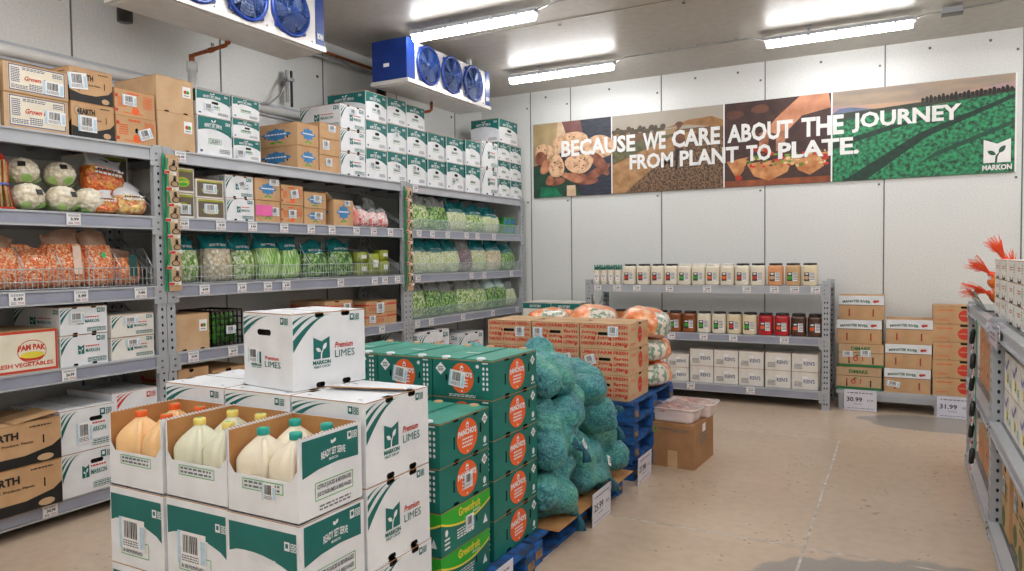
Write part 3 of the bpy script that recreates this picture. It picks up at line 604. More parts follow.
# ------------------------------------------------------------------ wall banner
skyg = mat('dusk_sky_print', '#b9a58c', '#a8978a', .5, scale=2)
def banner():
    X0, X1, Z0, Z1 = -4.385, 1.0, 2.405, 3.385; t = empty('wall_banner', (X0, YB-.03, Z0)); W, H = X1-X0, Z1-Z0
    fr0 = F((0, 0, 0), (1, 0, 0), (0, 0, 1))
    def pm(n, a, b, **k): return mat('print_'+n, a, b, .5, **k)
    def panel(u0, u1, fn, mm):
        mb = MB(); mb.box(u0+.008, u1-.008, 0, .028, 0, H, mm); mb.box(u1-.008, u1+.008, .0, .028, 0, H, paper)
        fn(mb, F((u0+.008, 0, 0), (1, 0, 0), (0, 0, 1)), u1-u0-.016); mb.build('picture_panel', t)
    skin = pm('skin', '#c98a68', '#8f5238', scale=7); skin2 = pm('skin_shade', '#a0644a', '#6d3c2c', scale=8)
    pot = pm('potato', '#e0b690', '#a87a5a', scale=16, pos=(.3, .55)); spot = pm('soil_spot', '#6d4530', '#54321f')
    cn = [0]
    def nx(o): cn[0] += 1; return o*2+cn[0]*.000012
    def blob(mb, fr, cx, cy, a, b, m, off, ang=0, n=20, wob=.06):
        rr = random.Random(int(cx*1000+cy*77)); P = []
        for k in range(n):
            t_ = 2*PI*k/n; q = 1+wob*math.sin(3*t_+cx*9); x, y = a*q*math.cos(t_), b*q*math.sin(t_)
            P.append((cx+x*math.cos(ang)-y*math.sin(ang), cy+x*math.sin(ang)+y*math.cos(ang)))
        mb.dec(fr, P, m, nx(off))
    def clampd(mb, fr, W_, pts, m, off): mb.dec(fr, [(min(max(x, 0), W_), min(max(y, 0), H)) for x, y in pts], m, nx(off))
    def p1(mb, fr, w):
        clampd(mb, fr, w, [(0, 0), (w*.62, 0), (w*.45, .35), (0, .42)], pm('garden_green', '#1d4a37', '#17301f', scale=5), .001)
        clampd(mb, fr, w, [(w*.08, 0), (w*.38, 0), (w*.3, .12), (w*.1, .14)], pm('leaf_green', '#0f7a52', '#0c5a3c', scale=9), .0012)
        clampd(mb, fr, w, [(0, .42), (w*.35, .5), (w*.36, H), (0, H)], pm('blurred_tan', '#b39b72', '#8c7650', scale=3), .001)
        clampd(mb, fr, w, [(w*.62, 0), (w, 0), (w, H), (w*.62, H), (w*.55, .4)], pm('denim', '#343848', '#20222e', scale=9, stretch=(1, 1, 8)), .001)
        clampd(mb, fr, w, [(w*.42, .5), (w*.68, .6), (w*.62, H), (w*.38, H)], pm('apron', '#8a5b55', '#6c433e', scale=4), .0012)
        clampd(mb, fr, w, [(w*.28, .55), (w*.5, .62), (w*.38, H), (w*.33, H)], pm('arm', '#e0c6a8', '#c9a684'), .0014)
        clampd(mb, fr, w, [(w*.44, 0), (w*.56, 0), (w*.55, .14), (w*.44, .14)], pm('arm', '#e0c6a8', '#c9a684'), .0014)
        for q in ((.15, .62, .13, .1), (.5, .72, .23, .13), (.86, .62, .2, .15)): blob(mb, fr, q[0]*w, q[1]*.98, q[2]*w, q[3], pot, .0016)
        for q in ((.1, .52, .08, .09, -.4), (.86, .4, .17, .07, -.9), (.62, .22, .22, .07, -.2), (.32, .2, .1, .05, .2), (.82, .28, .18, .06, .5)): blob(mb, fr, q[0]*w, q[1], q[2]*w, q[3], skin2, .0018, q[4])
        for q in ((.16, .4, .06, .1), (.22, .22, .05, .07), (.46, .26, .12, .04), (.56, .23, .1, .05)): blob(mb, fr, q[0]*w, q[1], q[2]*w, q[3], skin, .0022, -.4)
        for q in ((.31, .4, .1, .15), (.6, .42, .18, .13)): blob(mb, fr, q[0]*w, q[1], q[2]*w, q[3], pot, .0026)
        rr = random.Random(5)
        for _ in range(26): x, y = rr.choice([(.31, .4), (.6, .42), (.5, .72), (.15, .62)]); blob(mb, fr, (x+rr.uniform(-.08, .08))*w, y+rr.uniform(-.08, .08), .012, .009, spot, .003)
    def p2(mb, fr, w):
        mb.rect(fr, 0, .74, w, H, pm('pale_sky', '#b0a596', '#a59a8b', scale=2), .001)
        clampd(mb, fr, w, [(0, .72), (w*.4, .76), (w*.7, .78), (w, .72), (w, .8), (w*.9, .86), (w*.7, .84), (w*.5, .77), (0, .8)], pm('hill_gold', '#a87944', '#8c6236', scale=12), .0014)
        for i in range(14): blob(mb, fr, w*(.02+.035*i), .77+.02*math.sin(i*2), .035, .03+.01*(i % 3), pm('tree_brown', '#5b4a33', '#40331f', scale=20), .0016)
        clampd(mb, fr, w, [(0, 0), (w*.12, 0), (w*.78, .7), (w*.6, .68), (0, .36)], pm('track_sand', '#b58a5c', '#94683c', scale=10), .0016)
        clampd(mb, fr, w, [(0, .38), (w*.62, .7), (w*.45, .7), (0, .55)], pm('verge_green', '#6d6a42', '#4a4a2c', scale=14), .0018)
        clampd(mb, fr, w, [(w*.12, 0), (w, 0), (w, .62), (w*.82, .7), (w*.5, .42)], pm('stubble_brown', '#8b6744', '#37261a', scale=45, detail=6, pos=(.4, .6)), .0018)
        clampd(mb, fr, w, [(w*.4, .66), (w*.62, .7), (w*.6, .76), (w*.42, .74)], pm('track_sand2', '#a88a60', None), .002)
        fm = pm('farmer_brown', '#7b4a2c', '#5d361f'); blob(mb, fr, w*.62, .6, .07, .15, fm, .0024); blob(mb, fr, w*.62, .78, .03, .035, fm, .0026); clampd(mb, fr, w, [(w*.575, .79), (w*.665, .79), (w*.635, .83), (w*.605, .83)], fm, .0028)
        clampd(mb, fr, w, [(w*.585, .25), (w*.605, .25), (w*.62, .5), (w*.59, .5)], black, .0024); clampd(mb, fr, w, [(w*.64, .27), (w*.66, .27), (w*.66, .5), (w*.62, .5)], black, .0024)
    def p3(mb, fr, w):
        for i, (x, y) in enumerate(((.1, .84), (.35, .88), (.62, .8), (.25, .6))): blob(mb, fr, x*w, y, .1, .05, pm('bokeh_brown', '#6b3f2c', '#54301f', scale=4), .001)
        clampd(mb, fr, w, [(w*.98, H), (w*.72, H), (w*.5, .76), (w*.4, .62), (w*.5, .58), (w*.62, .62), (w*.74, .76), (w, .82)], pm('hand_light', '#dd9a74', '#b46f4c', scale=4), .0016)
        clampd(mb, fr, w, [(w*.34, .6), (w*.44, .64), (w*.42, .38), (w*.34, .4)], skin, .002); clampd(mb, fr, w, [(w*.5, .6), (w*.62, .62), (w*.56, .4), (w*.5, .38)], skin, .002)
        mb.rect(fr, 0, 0, w, .07, pm('board', '#a2532a', '#7c3d1e'), .0012)
        for (x0, x1, y) in ((.02, .24, .2), (.22, .66, .16), (.64, .99, .2)):
            clampd(mb, fr, w, [(x0*w, y+.1), (x1*w, y+.14), (x1*w-.06, y-.02), ((x0+x1)/2*w, y-.11), (x0*w+.08, y-.05)], pm('tortilla', '#d99a62', '#b06a36', scale=9), .0022)
        for i in range(60):
            rr = random.Random(i); x = rr.uniform(.2, .98); y = rr.uniform(.2, .36); blob(mb, fr, x*w, y, rr.uniform(.012, .03), rr.uniform(.01, .022), [red, pm('salad_green', '#7fae3c', '#4f7a22'), pm('cream_bit', '#e6cfa0', '#cba970'), spot][i % 4], .0026+.0001*(i % 5))
        for x, y in ((.14, .1), (.32, .42), (.42, .4), (.95, .28)): blob(mb, fr, x*w, y, .04, .035, pm('tomato', '#c8371c', '#a02812'), .0034)
    def p4(mb, fr, w):
        mb.rect(fr, 0, .74, w, H, pm('dawn_sky', '#b39a82', '#9a8a7c', scale=3, stretch=(1, 1, 4)), .001)
        mb.dec(fr, [(0, .74), (w*.5, .76), (w, .84), (w, .9), (w*.5, .8), (0, .82)], pm('dawn_glow', '#c9a183', '#9c86a0', scale=2), .0014)
        mb.dec(fr, [(0, .66), (w*.35, .72), (w, .78), (w, .83), (w*.3, .76), (0, .74)], pm('far_land', '#3c4636', '#2a3324', scale=8), .0016)
        mb.dec(fr, [(0, .74), (w*.12, .75), (w*.3, .74), (w*.1, .8), (w*.04, .79)], pm('far_hills', '#6d7896', '#626c88'), .0015)
        for i in range(22):
            x = w*(.52+.022*i); blob(mb, fr, x, .8+.0014*i, .018, .022+.01*(i % 3), pm('tree_dark', '#2b241f', '#1c1713'), .0018)
        mb.dec(fr, [(0, 0), (w, 0), (w, .8), (w*.35, .7), (0, .64)], pm('crop_green', '#2f9a63', '#0f3f2a', scale=26, detail=5, pos=(.38, .62)), .0018)
        mb.dec(fr, [(w*.06, 0), (w*.2, 0), (w*.55, .42), (w, .74), (w, .78), (w*.5, .46)], pm('furrow', '#123a2a', '#0c281c', scale=20), .0022)
        mb.dec(fr, [(w*.0, .35), (w*.35, .52), (w*.8, .72), (w*.3, .55), (0, .42)], pm('furrow', '#123a2a', None), .0022)
        mb.dec(fr, [(w*.5, .14), (w, .48), (w, .52), (w*.6, .26)], pm('furrow2', '#175038', '#114030', scale=20), .0022)
    U = [0, 1.125, 2.53, 3.7, W]
    P = [pm('dark_base', '#3a2a26', '#2a1e1c'), pm('brown_base', '#7a5a3a', '#6a4c30'), pm('umber_base', '#4a2c24', '#38201a'), pm('green_base', '#1c5a3c', '#154a30')]
    for i, fn in enumerate((p1, p2, p3, p4)): panel(U[i], U[i+1], fn, P[i])
    mb = MB(); fr = F((0, -.0115, 0), (1, 0, 0), (0, 0, 1)); lw = mat('lettering_white', '#f1efec', '#e8e6e2', .5)
    def words(ws, u0, u1, v, h):
        tot = sum(len(w_) for w_ in ws)+.45*(len(ws)-1); x = u0; k = (u1-u0)/tot
        for w_ in ws:
            mb.text(fr, w_, x, v, k*len(w_)*.97, h, lw, .0, bold=.035); x += k*(len(w_)+.45)
    words('BECAUSE WE CARE ABOUT THE JOURNEY'.split(), .425, 4.95, .515, .215)
    words('FROM PLANT TO PLATE.'.split(), 1.365, 4.0, .285, .19)
    mb.build('slogan', t)
    mb = MB(); fr = F((5.115, -.0105, .1), (1, 0, 0), (0, 0, 1)); plantlogo(mb, fr, 0, 0, .23, .235, lw, pm('logo_green', '#1c5a3c', '#154a30'), False); mb.text(fr, 'MARKON', -.01, -.075, .25, .055, lw, 0, bold=.04); mb.build('logo', t)
    tag(t, 'long four-picture banner with white slogan on the back wall', 'banner')
banner()
# ------------------------------------------------------------------ racking
def holes_n(H, w, n=1, pitch=.055):
    out = []; z = .05
    while z < H-.04:
        for k in range(n):
            c = w*(k+1)/(n+1)-(0 if n > 1 else .0); out.append((c-.007, z, c+.007, z+.022))
        z += pitch
    return out
def upright(fr, w, d, H, mb, n=1, side=False):
    """perforated channel: front strip w wide on frame fr, d deep behind it"""
    mb.gface(fr, w, H, holes_n(H, w, n), steel, .022, mat('slot_shade', '#3f4146', '#333539', .7), rnd=True)  # slot pockets coloured dark, standing in for shade inside the channel
    P = lambda a, c: fr.p(a, 0, -c)
    for (a, c, a2, c2) in ((w, 0, w, d), (0, d, 0, 0), (w, d, 0, d)):
        if side and c == 0 and c2 == d:
            o = P(a, c); u = (P(a2, c2)-o).normalized(); f2 = F(o, u, fr.v); mb.gface(f2, d, H, holes_n(H, d), steel, .015, MATS['slot_shade'])
        else:
            p, q = P(a, c), P(a2, c2); mb.poly([p, q, q+fr.v*H, p+fr.v*H], steel)
    mb.poly([fr.p(0, H), fr.p(w, H), fr.p(w, H, -d), fr.p(0, H, -d)], steel)
TAGS = {}
def tagmesh(txt):
    if txt not in TAGS:
        mb = MB(); fr = F((0, 0, 0), (1, 0, 0), (0, 0, 1)); mb.box(0, .075, -.002, 0, 0, .062, paper); f2 = F((0, -.002, 0), (1, 0, 0), (0, 0, 1))
        mb.text(f2, txt, .02, .024, .044, .016, black, .0008, bold=.04); mb.lines(f2, .008, .045, .06, .012, 2, grey, .0008, seed=len(TAGS)); mb.lines(f2, .008, .004, .025, .014, 2, grey, .0008); mb.lines(f2, .04, .004, .03, .014, 2, mat('pale_red_print', '#c98a92', None), .0008, seed=4)
        o = mb.build('price_tag'); TAGS[txt] = o.data; bpy.data.objects.remove(o)
    return TAGS[txt]
def shelving(origin, rz, L, D, H, levels, label, tags, group=None, bh=.09, brace=True, postn=1, side=False, wp=.062, starts=True):
    """local: length along +x, front at y=0, depth to +y"""
    t = empty('shelving_unit', origin, rz); tag(t, label, 'shelving', group)
    for (x, fy) in ((0, 0), (L-wp, 0), (0, D-.04), (L-wp, D-.04)):
        mb = MB(); upright(F((x, fy, 0), (1, 0, 0), (0, 0, 1)), wp, .065 if side and fy == 0 else .04, H, mb, postn, side); mb.box(x-.008, x+wp+.008, fy-.01, fy+.05, 0, .006, steel); mb.build('upright', t)
    for i, z in enumerate(levels):
        top = i == len(levels)-1
        for (y0, y1) in ((.002, .04), (D-.04, D-.002)):
            mb = MB(); x0, x1 = wp+.002, L-wp-.002
            mb.box(x0, x1, y0, y1, z-bh, z, steelw if y0 < .1 else steel)
            if y0 < .1:
                mb.box(x0, x1, y0-.012, y0, z-.012, z, steelw); mb.box(x0, x1, y0-.012, y0, z-bh, z-bh+.012, steelw)
                if not top: mb.box(x0+.03, x1-.03, y0-.006, y0, z-bh+.016, z-.016, strip)
            mb.build('front_beam' if y0 < .1 else 'rear_beam', t)
        for (x0, x1) in ((.0, wp+.03), (L-wp-.03, L)):
            mb = MB(); mb.box(x0+.004, x1, -.006, -.0005, z-bh-.035, z-.002 if not top else z, steel)
            for q in (.25, .75): mb.cbox(((x0+x1)/2, -.008, z-bh*q-.02), (.012, .006, .012), rivm)
            if not top or True: mb.build('beam_connector', t)
        mb = MB(); mb.box(.004, L-.004, .042, D-.042, z-.022, z-.002, galv)
        for k in range(int(L/.3)): mb.box(.1+k*.3, .13+k*.3, .045, D-.045, z-.045, z-.0221, galv)
        mb.build('deck', t)
    if brace:
        for (x) in (.03, L-.03):
            mb = MB(); zs = levels
            for i in range(len(zs)-1): mb.bar((x, .05, zs[i]+.05), (x, D-.05, zs[i+1]-bh-.05), .022, steel, .006)
            mb.build('side_brace', t)
    for (x, lv, txt) in tags:
        o = bpy.data.objects.new('price_tag', tagmesh(txt)); COL.objects.link(o); o.parent = t; o.location = (x, -.011, levels[lv]-bh+.01); o.scale = (1.15, 1, 1.15)
    return t
XF = -4.5
LV = [.157, .957, 1.437, 1.912, 2.384]
T1 = [(1.33, 3, '2.79'), (2.12, 3, '3.99'), (1.05, 2, '10.99'), (1.36, 2, '5.49'), (1.78, 2, '5.49'), (2.15, 2, '3.99'), (2.55, 2, '7.99'), (1.62, 1, '10.99'), (2.06, 1, '26.99'), (1.3, 0, '16.99'), (1.92, 0, '34.99')]
T2 = [(.09, 4, '6.49'), (.1, 3, '19.99'), (.42, 3, '19.99'), (.72, 3, '9.49'), (1.05, 3, '9.99'), (1.36, 3, '5.99'), (1.62, 3, '5.99'), (1.95, 3, '7.99'), (2.2, 3, '3.99'), (2.46, 3, '3.99'), (.26, 2, '4.99'), (.6, 2, '5.49'), (.86, 2, '4.49'), (1.06, 2, '4.99'), (1.72, 2, '6.99'), (2.2, 2, '5.99'), (2.36, 2, '3.99'), (2.56, 2, '2.99'), (.15, 1, '29.99'), (.5, 1, '26.99'), (2.3, 1, '32.99')]
T3 = [(.1, 4, '8.99')] + [(x, 3, p) for x, p in ((.15, '5.99'), (.4, '3.99'), (.7, '3.49'), (1.1, '2.99'), (1.35, '6.99'), (1.75, '6.99'))] + [(x, 2, p) for x, p in ((.12, '4.49'), (1.2, '9.99'), (1.5, '5.99'), (2.2, '4.99'))] + [(x, 1, p) for x, p in ((.1, '3.49'), (.35, '4.99'), (1.0, '4.99'), (1.7, '3.99'), (2.35, '2.99'))]
Bx = lambda y: (XF, y, 0)
# local +x -> world +Y, local +y -> world -X : rotation +90 deg
shelving(Bx(.48), PI/2, 2.79, .6, 2.40, LV, 'grey steel shelving bay at the left holding carrots and cauliflowers', T1, 'grey shelving along the left wall', wp=.066)
shelving(Bx(3.275), PI/2, 2.79, .6, 2.40, LV, 'grey steel shelving bay in the middle of the left wall', T2, 'grey shelving along the left wall', wp=.066)
shelving(Bx(6.07), PI/2, 2.62, .6, 2.40, LV, 'grey steel shelving bay full of bagged greens near the back corner', T3, 'grey shelving along the left wall', wp=.066)
# back rack
RL = [.19, .745, 1.275]
TB = [(x, 2, p) for x, p in ((.12, '5.99'), (.36, '5.99'), (.6, '7.99'), (.98, '13.99'), (1.4, '12.99'), (1.82, '17.99'), (2.1, '16.99'), (2.3, '14.99'), (2.5, '15.99'))]+[(x, 1, p) for x, p in ((1.0, '9.99'), (1.36, '10.99'), (1.68, '12.99'), (2.2, '13.99'))]+[(x, 0, p) for x, p in ((1.22, '24.99'), (1.86, '22.99'))]
shelving((-3.31, 7.98, 0), 0, 2.68, .6, 1.33, RL, 'low grey rack of jars standing under the banner', TB, bh=.085, side=True, wp=.075, postn=2)
# right-hand rack, faces -X : local +x -> world -Y
RR = [.10, .665, 1.215]
shelving((.45, 6.43, 0), -PI/2, 1.62, .6, 1.235, RR, 'grey rack at the right, far bay nearest the orange mesh bags', [], 'racks on the right', bh=.07, wp=.05, side=True)
shelving((.45, 4.80, 0), -PI/2, 2.4, .6, 1.235, RR, 'grey rack at the right edge holding white and tan cartons', [(.4, 2, '12.99')], 'racks on the right', bh=.07, wp=.05, side=True)

# ------------------------------------------------------------------ cartons on the left shelving
def stack(y0, y1, lv, items, where, x1=XF-.02, depth=.42, z=None, bars=None, group=None):
    z = LV[lv]+.001 if z is None else z; n = len(items); out = []
    names = {1: [''], 2: ['bottom', 'top'], 3: ['bottom', 'middle', 'top']}.get(n)
    for i, (d, h) in enumerate(items):
        pos = (names[i]+' of ' if names[i] else '')
        b = (bars or {}).get(i)
        j = 0.006*(((i*7+int(y0*10)) % 3)-1)
        out.append(crate(d, x1+j*.6, y0+.003, y1-.003, z, h-.002, pos+where, depth, b, group)); z += h
    return out
BX = lambda u, v, w=.1, h=.07, a=0: [('X', u, v, w, h, a)]
T = 4
stack(1.99, 2.27, T, [('stripes', .18), ('stripes', .17)], 'stack at the left picture edge')
stack(2.285, 2.655, T, [('grown', .205), ('grown', .175)], 'pair at the left end of the top shelf', bars={0: BX(.78, .45, .12, .08), 1: BX(.76, .35, .12, .08)})
stack(2.665, 2.945, T, [('earth', .22), ('earth', .215)], 'pair on the top shelf beside the cream pair', bars={0: BX(.36, .4, .12, .1), 1: BX(.18, .6, .12, .1, .1)})
stack(2.955, 3.245, T, [('orange', .185), ('orange', .175)], 'pair by the plain brown boxes, top shelf', depth=.36, bars={0: BX(.72, .42, .1, .07, .35), 1: BX(.35, .6, .1, .07)})
stack(3.255, 3.555, T, [('plain', .265), ('plain', .245)], 'tall pair beside the waste pipe, top shelf', depth=.46)
stack(3.575, 3.885, T, [('rtsc', .29), ('rts', .19)], 'pair right of the plain brown boxes', bars={1: BX(.35, .35, .09, .06)})
stack(3.895, 4.165, T, [('rts', .17), ('rts', .15), ('rtsb', .165)], 'second white stack on the top shelf', bars={0: BX(.25, .28, .09, .06)})
stack(4.57, 4.825, T, [('blue', .2), ('blue', .195)], 'pair standing alone on the top shelf', depth=.5)
stack(4.835, 5.1, T, [('blues', .15), ('blues', .15), ('blues', .135)], 'three beside the blue star pair', bars={0: BX(.45, .6, .08, .07), 1: BX(.3, .6, .09, .08), 2: BX(.6, .7, .1, .06)})
stack(5.11, 5.455, T, [('stripe', .215), ('stripe', .21), ('stripe', .225)], 'first striped stack on the top shelf', depth=.5, bars={2: BX(.5, .75, .09, .06)})
stack(5.465, 5.785, T, [('rts', .29), ('rts', .27), ('rts', .275)], 'tallest stack on the top shelf', depth=.48, bars={0: BX(.3, .45, .09, .06), 2: BX(.6, .35, .08, .06)})
stack(5.795, 6.105, T, [('rts', .3), ('rts', .28), ('rts', .26)], 'stack just right of the tallest stack', bars={0: BX(.6, .5, .08, .06), 1: BX(.5, .6, .08, .06)})
stack(6.12, 6.45, T, [('rts', .31), ('rts', .275), ('rts', .24)], 'stack right of the shelf post, top shelf', bars={0: BX(.4, .55, .08, .06)})
stack(6.49, 6.81, T, [('rts', .3), ('rts', .29)], 'two-high stack, third from the tallest stack')
stack(6.86, 7.21, T, [('rts', .31), ('rts', .29)], 'two-high stack, fourth from the tallest stack', bars={0: BX(.4, .3, .09, .06, .4)})
stack(7.27, 7.6, T, [('rtsb', .32), ('rtsb', .3)], 'pair beside the far striped pair')
stack(7.64, 8.03, T, [('stripe', .33), ('stripe', .33)], 'pair near the back corner of the room')
stack(8.05, 8.36, T, [('rtsb', .235), ('rtsb', .235), ('rtsb', .23)], 'last stack but one toward the corner')
stack(8.37, 8.68, T, [('rtsb', .235), ('rtsb', .235), ('rtsb', .22)], 'last stack on the top shelf')
crate('rts', XF-.03, 8.1, 8.6, LV[4]+.705, .3, 'highest, on the last stacks by the corner', .42)
S = 3
stack(2.905, 3.195, S, [('fresh', .22), ('fresh', .2)], 'pair behind the pepper bags', x1=XF-.26, depth=.3)
stack(3.345, 3.54, S, [('fresh', .18), ('fresh', .18)], 'pair behind the left card of peelers', bars={0: BX(.6, .35, .09, .07)})
stack(3.55, 3.8, S, [('fresh', .155), ('fresh', .14)], 'lower pair beside the striped pair', bars={0: BX(.5, .5, .12, .07), 1: BX(.5, .5, .12, .07)})
stack(3.815, 4.085, S, [('stripe', .175), ('stripe', .175)], 'pair on the second shelf down', depth=.48, bars={1: BX(.6, .6, .09, .06, .3)})
stack(4.095, 4.36, S, [('blue', .175), ('blue', .175)], 'pair, one with a pink label, second shelf', bars={0: BX(.75, .5, .1, .07), 1: BX(.75, .85, .1, .05)})
mb = MB(); mb.box(0, .0015, 0, .17, 0, .085, pink); tag(mb.build('pink_sticker', None, (XF-.0155, 4.1, LV[3]+.05)), 'bright pink label on the lower blue star box', 'label')
stack(4.37, 4.62, S, [('orange', .155), ('orange', .165)], 'pair right of blue stars, second shelf', depth=.36, bars={0: BX(.5, .5, .09, .07), 1: BX(.6, .55, .09, .07, .2)})
stack(4.63, 4.9, S, [('blue', .14), ('blue', .14)], 'small pair beside the open box, second shelf', depth=.36, bars={0: BX(.65, .55, .1, .06), 1: BX(.6, .6, .1, .06)})
# the open carton with lifted flap
o = crate('blue', XF-.02, 5.0, 5.26, LV[3]+.001, .235, 'open, with a lifted flap, beside radish bags', .42, BX(.7, .88, .08, .05))
mb = MB(); mb.box(-.2, .2, -.004, 0, 0, .1, kraft); q = mb.build('lid_flap', o, (0, -.128, .235)); q.rotation_euler.x = .9
S = 1
stack(2.02, 2.54, S, [('pam', .25)], 'on the shelf below the carrots', depth=.45)
stack(2.55, 2.855, S, [('stripe', .195), ('stripe', .175)], 'pair right of the red-bordered box', depth=.5, bars={1: BX(.35, .6, .1, .07)})
stack(2.875, 3.185, S, [('stripes', .15), ('stripes', .15)], 'squat pair left of the shelf post', depth=.4, bars={0: BX(.5, .7, .1, .05), 1: BX(.45, .7, .1, .05)})
stack(3.345, 3.64, S, [('plain', .265)], 'left of the crate of green peppers')
stack(4.86, 5.23, S, [('redb', .13), ('redb', .14)], 'pair seen just above the big lime box', bars={1: BX(.8, .5, .1, .08)})
stack(5.42, 5.9, S, [('redb', .12), ('redb', .115)], 'pair beside the middle shelf post', bars={0: BX(.2, .5, .1, .07), 1: BX(.45, .4, .12, .1)})
S = 0
eb = stack(1.98, 2.5, S, [('earth', .27), ('earth', .25)], 'big pair on the lowest shelf, left', x1=XF+.05, depth=.5)
stack(2.51, 2.86, S, [('stripev', .27), ('stripev', .27)], 'pair on the lowest shelf by juice boxes', depth=.55, x1=XF+.02, bars={1: BX(.42, .42, .1, .13)})
stack(2.87, 3.2, S, [('stripe', .24), ('stripe', .22), ('flatr', .125)], 'stack in the lowest shelf, behind the juice', depth=.5)
stack(3.36, 3.62, S, [('redb', .4), ('redb', .27)], 'stack behind the juice boxes, lowest shelf')
stack(3.65, 4.0, S, [('redb', .33), ('redb', .3)], 'stack behind the lime boxes, lowest shelf')
stack(6.17, 6.75, S, [('stripe', .33), ('stripe', .33)], 'pair on the lowest shelf behind teal cartons', x1=XF+.05, depth=.5)
stack(6.95, 7.5, S, [('stripe', .3), ('stripe', .27)], 'far pair on the lowest shelf', x1=XF+.05, depth=.5)

for (x_, rx, s_) in ((-.1, .22, 1), (.12, -.12, -1)):
    mb = MB(); mb.box(-.12, .12, 0, .24, 0, .004, kraft2); q = mb.build('lid_flap', eb[1], (x_, -.255 if s_ > 0 else .01, .2495)); q.rotation_euler.x = abs(rx)
# black plastic crate of green peppers
def pepper_crate():
    t = empty('plastic_crate', (XF-.2, 3.795, LV[1]+.002)); tag(t, 'black open crate of green peppers beside the plain brown box', 'crate')
    mb = MB(); w, d, h = .14, .18, .265
    for (a, b) in (((-d, -w), (d, -w)), ((d, -w), (d, w)), ((d, w), (-d, w)), ((-d, w), (-d, -w))):
        a, b = Vector((*a, 0)), Vector((*b, 0)); n = 7
        for i in range(n+1): p = a.lerp(b, i/n); mb.bar(p, p+Vector((0, 0, h)), .007, blackp)
        for j in range(6): mb.bar(a+Vector((0, 0, h*j/5)), b+Vector((0, 0, h*j/5)), .007 if j < 5 else .016, blackp)
    mb.box(-d, d, -w, w, 0, .006, blackp); mb.build('crate_body', t)
    rr = random.Random(4); gm = mat('green_pepper', '#4f9a2c', '#2f7a1e', .3, scale=5, coat=.5)
    mb = MB()
    for i in range(44):
        x = -.15+.3*rr.random() if i > 24 else .13+rr.random()*.02; y = rr.uniform(-.11, .11); z = .035+.045*(i % 5)+rr.random()*.01
        n0 = len(mb.v); mb.lathe([(.005, -.03), (.022, -.02), (.026, 0), (.02, .024), (.004, .032)], gm, 8); R_ = Matrix.Rotation(rr.random()*3, 3, 'X') @ Matrix.Rotation(rr.random()*3, 3, 'Z')
        for k in range(n0, len(mb.v)): mb.v[k] = tuple(R_ @ Vector(mb.v[k])+Vector((x, y, z)))
    o = mb.build('green_peppers'); o.parent = t; tag(o, kind='stuff')
    barcode(t, 'X', .374, .28, .26, .6, .45, .09, .06)
pepper_crate()

# ------------------------------------------------------------------ bags of produce
def fbm(p, s, seed=0): return noise.noise(Vector(p)*s+Vector((seed*3.7, seed*1.3, seed)))
lettuce = mat('lettuce_shreds', '#f0f6d4', '#6d9c3c', .4, scale=30, detail=7, c3='#b9d880', coat=.6, bump=.7, veg=38, pos=(.42, .58), gap_shade='#7f9060', vmix=.45)
greens = mat('dark_leafy_greens', '#cdea98', '#2c6424', .4, scale=28, detail=7, c3='#6cb04a', coat=.6, bump=.8, veg=40, pos=(.4, .6), gap_shade='#405a30')
slaw = mat('pale_shredded_cabbage', '#fafae8', '#b3cb7c', .4, scale=36, detail=7, c3='#e4ecbc', coat=.6, bump=.8, veg=60, pos=(.36, .6), gap_shade='#98a070')
florets = mat('cauliflower_florets', '#f6eedb', '#d8c9a4', .5, scale=30, c3='#ece0c4', coat=.4, bump=.9, veg=34, gap_shade='#8f7f5c')
redcab = mat('shredded_red_cabbage', '#c8b4ba', '#5a4050', .4, scale=44, detail=6, c3='#8c7080', coat=.5, bump=.8, pos=(.36, .62), veg=60)
celer = mat('green_celery_sticks', '#def0b4', '#5ba03c', .35, scale=34, stretch=(1, 3, .35), c3='#94c85a', coat=.6, pos=(.4, .58), detail=5)
carrotm = mat('shredded_carrot', '#ffd4ae', '#ea6a24', .4, scale=50, detail=7, c3='#fa9c5c', coat=.5, bump=.9, veg=70, pos=(.42, .58), gap_shade='#d8a888', vmix=.4)
tealfilm = mat('teal_printed_film', '#23868a', '#0f5c62', .2, scale=12, coat=.8, bump=.5, bscale=14)
greenfilm = mat('olive_green_tray_film', '#a8b42c', '#7f8c1c', .3, scale=6, coat=.5)
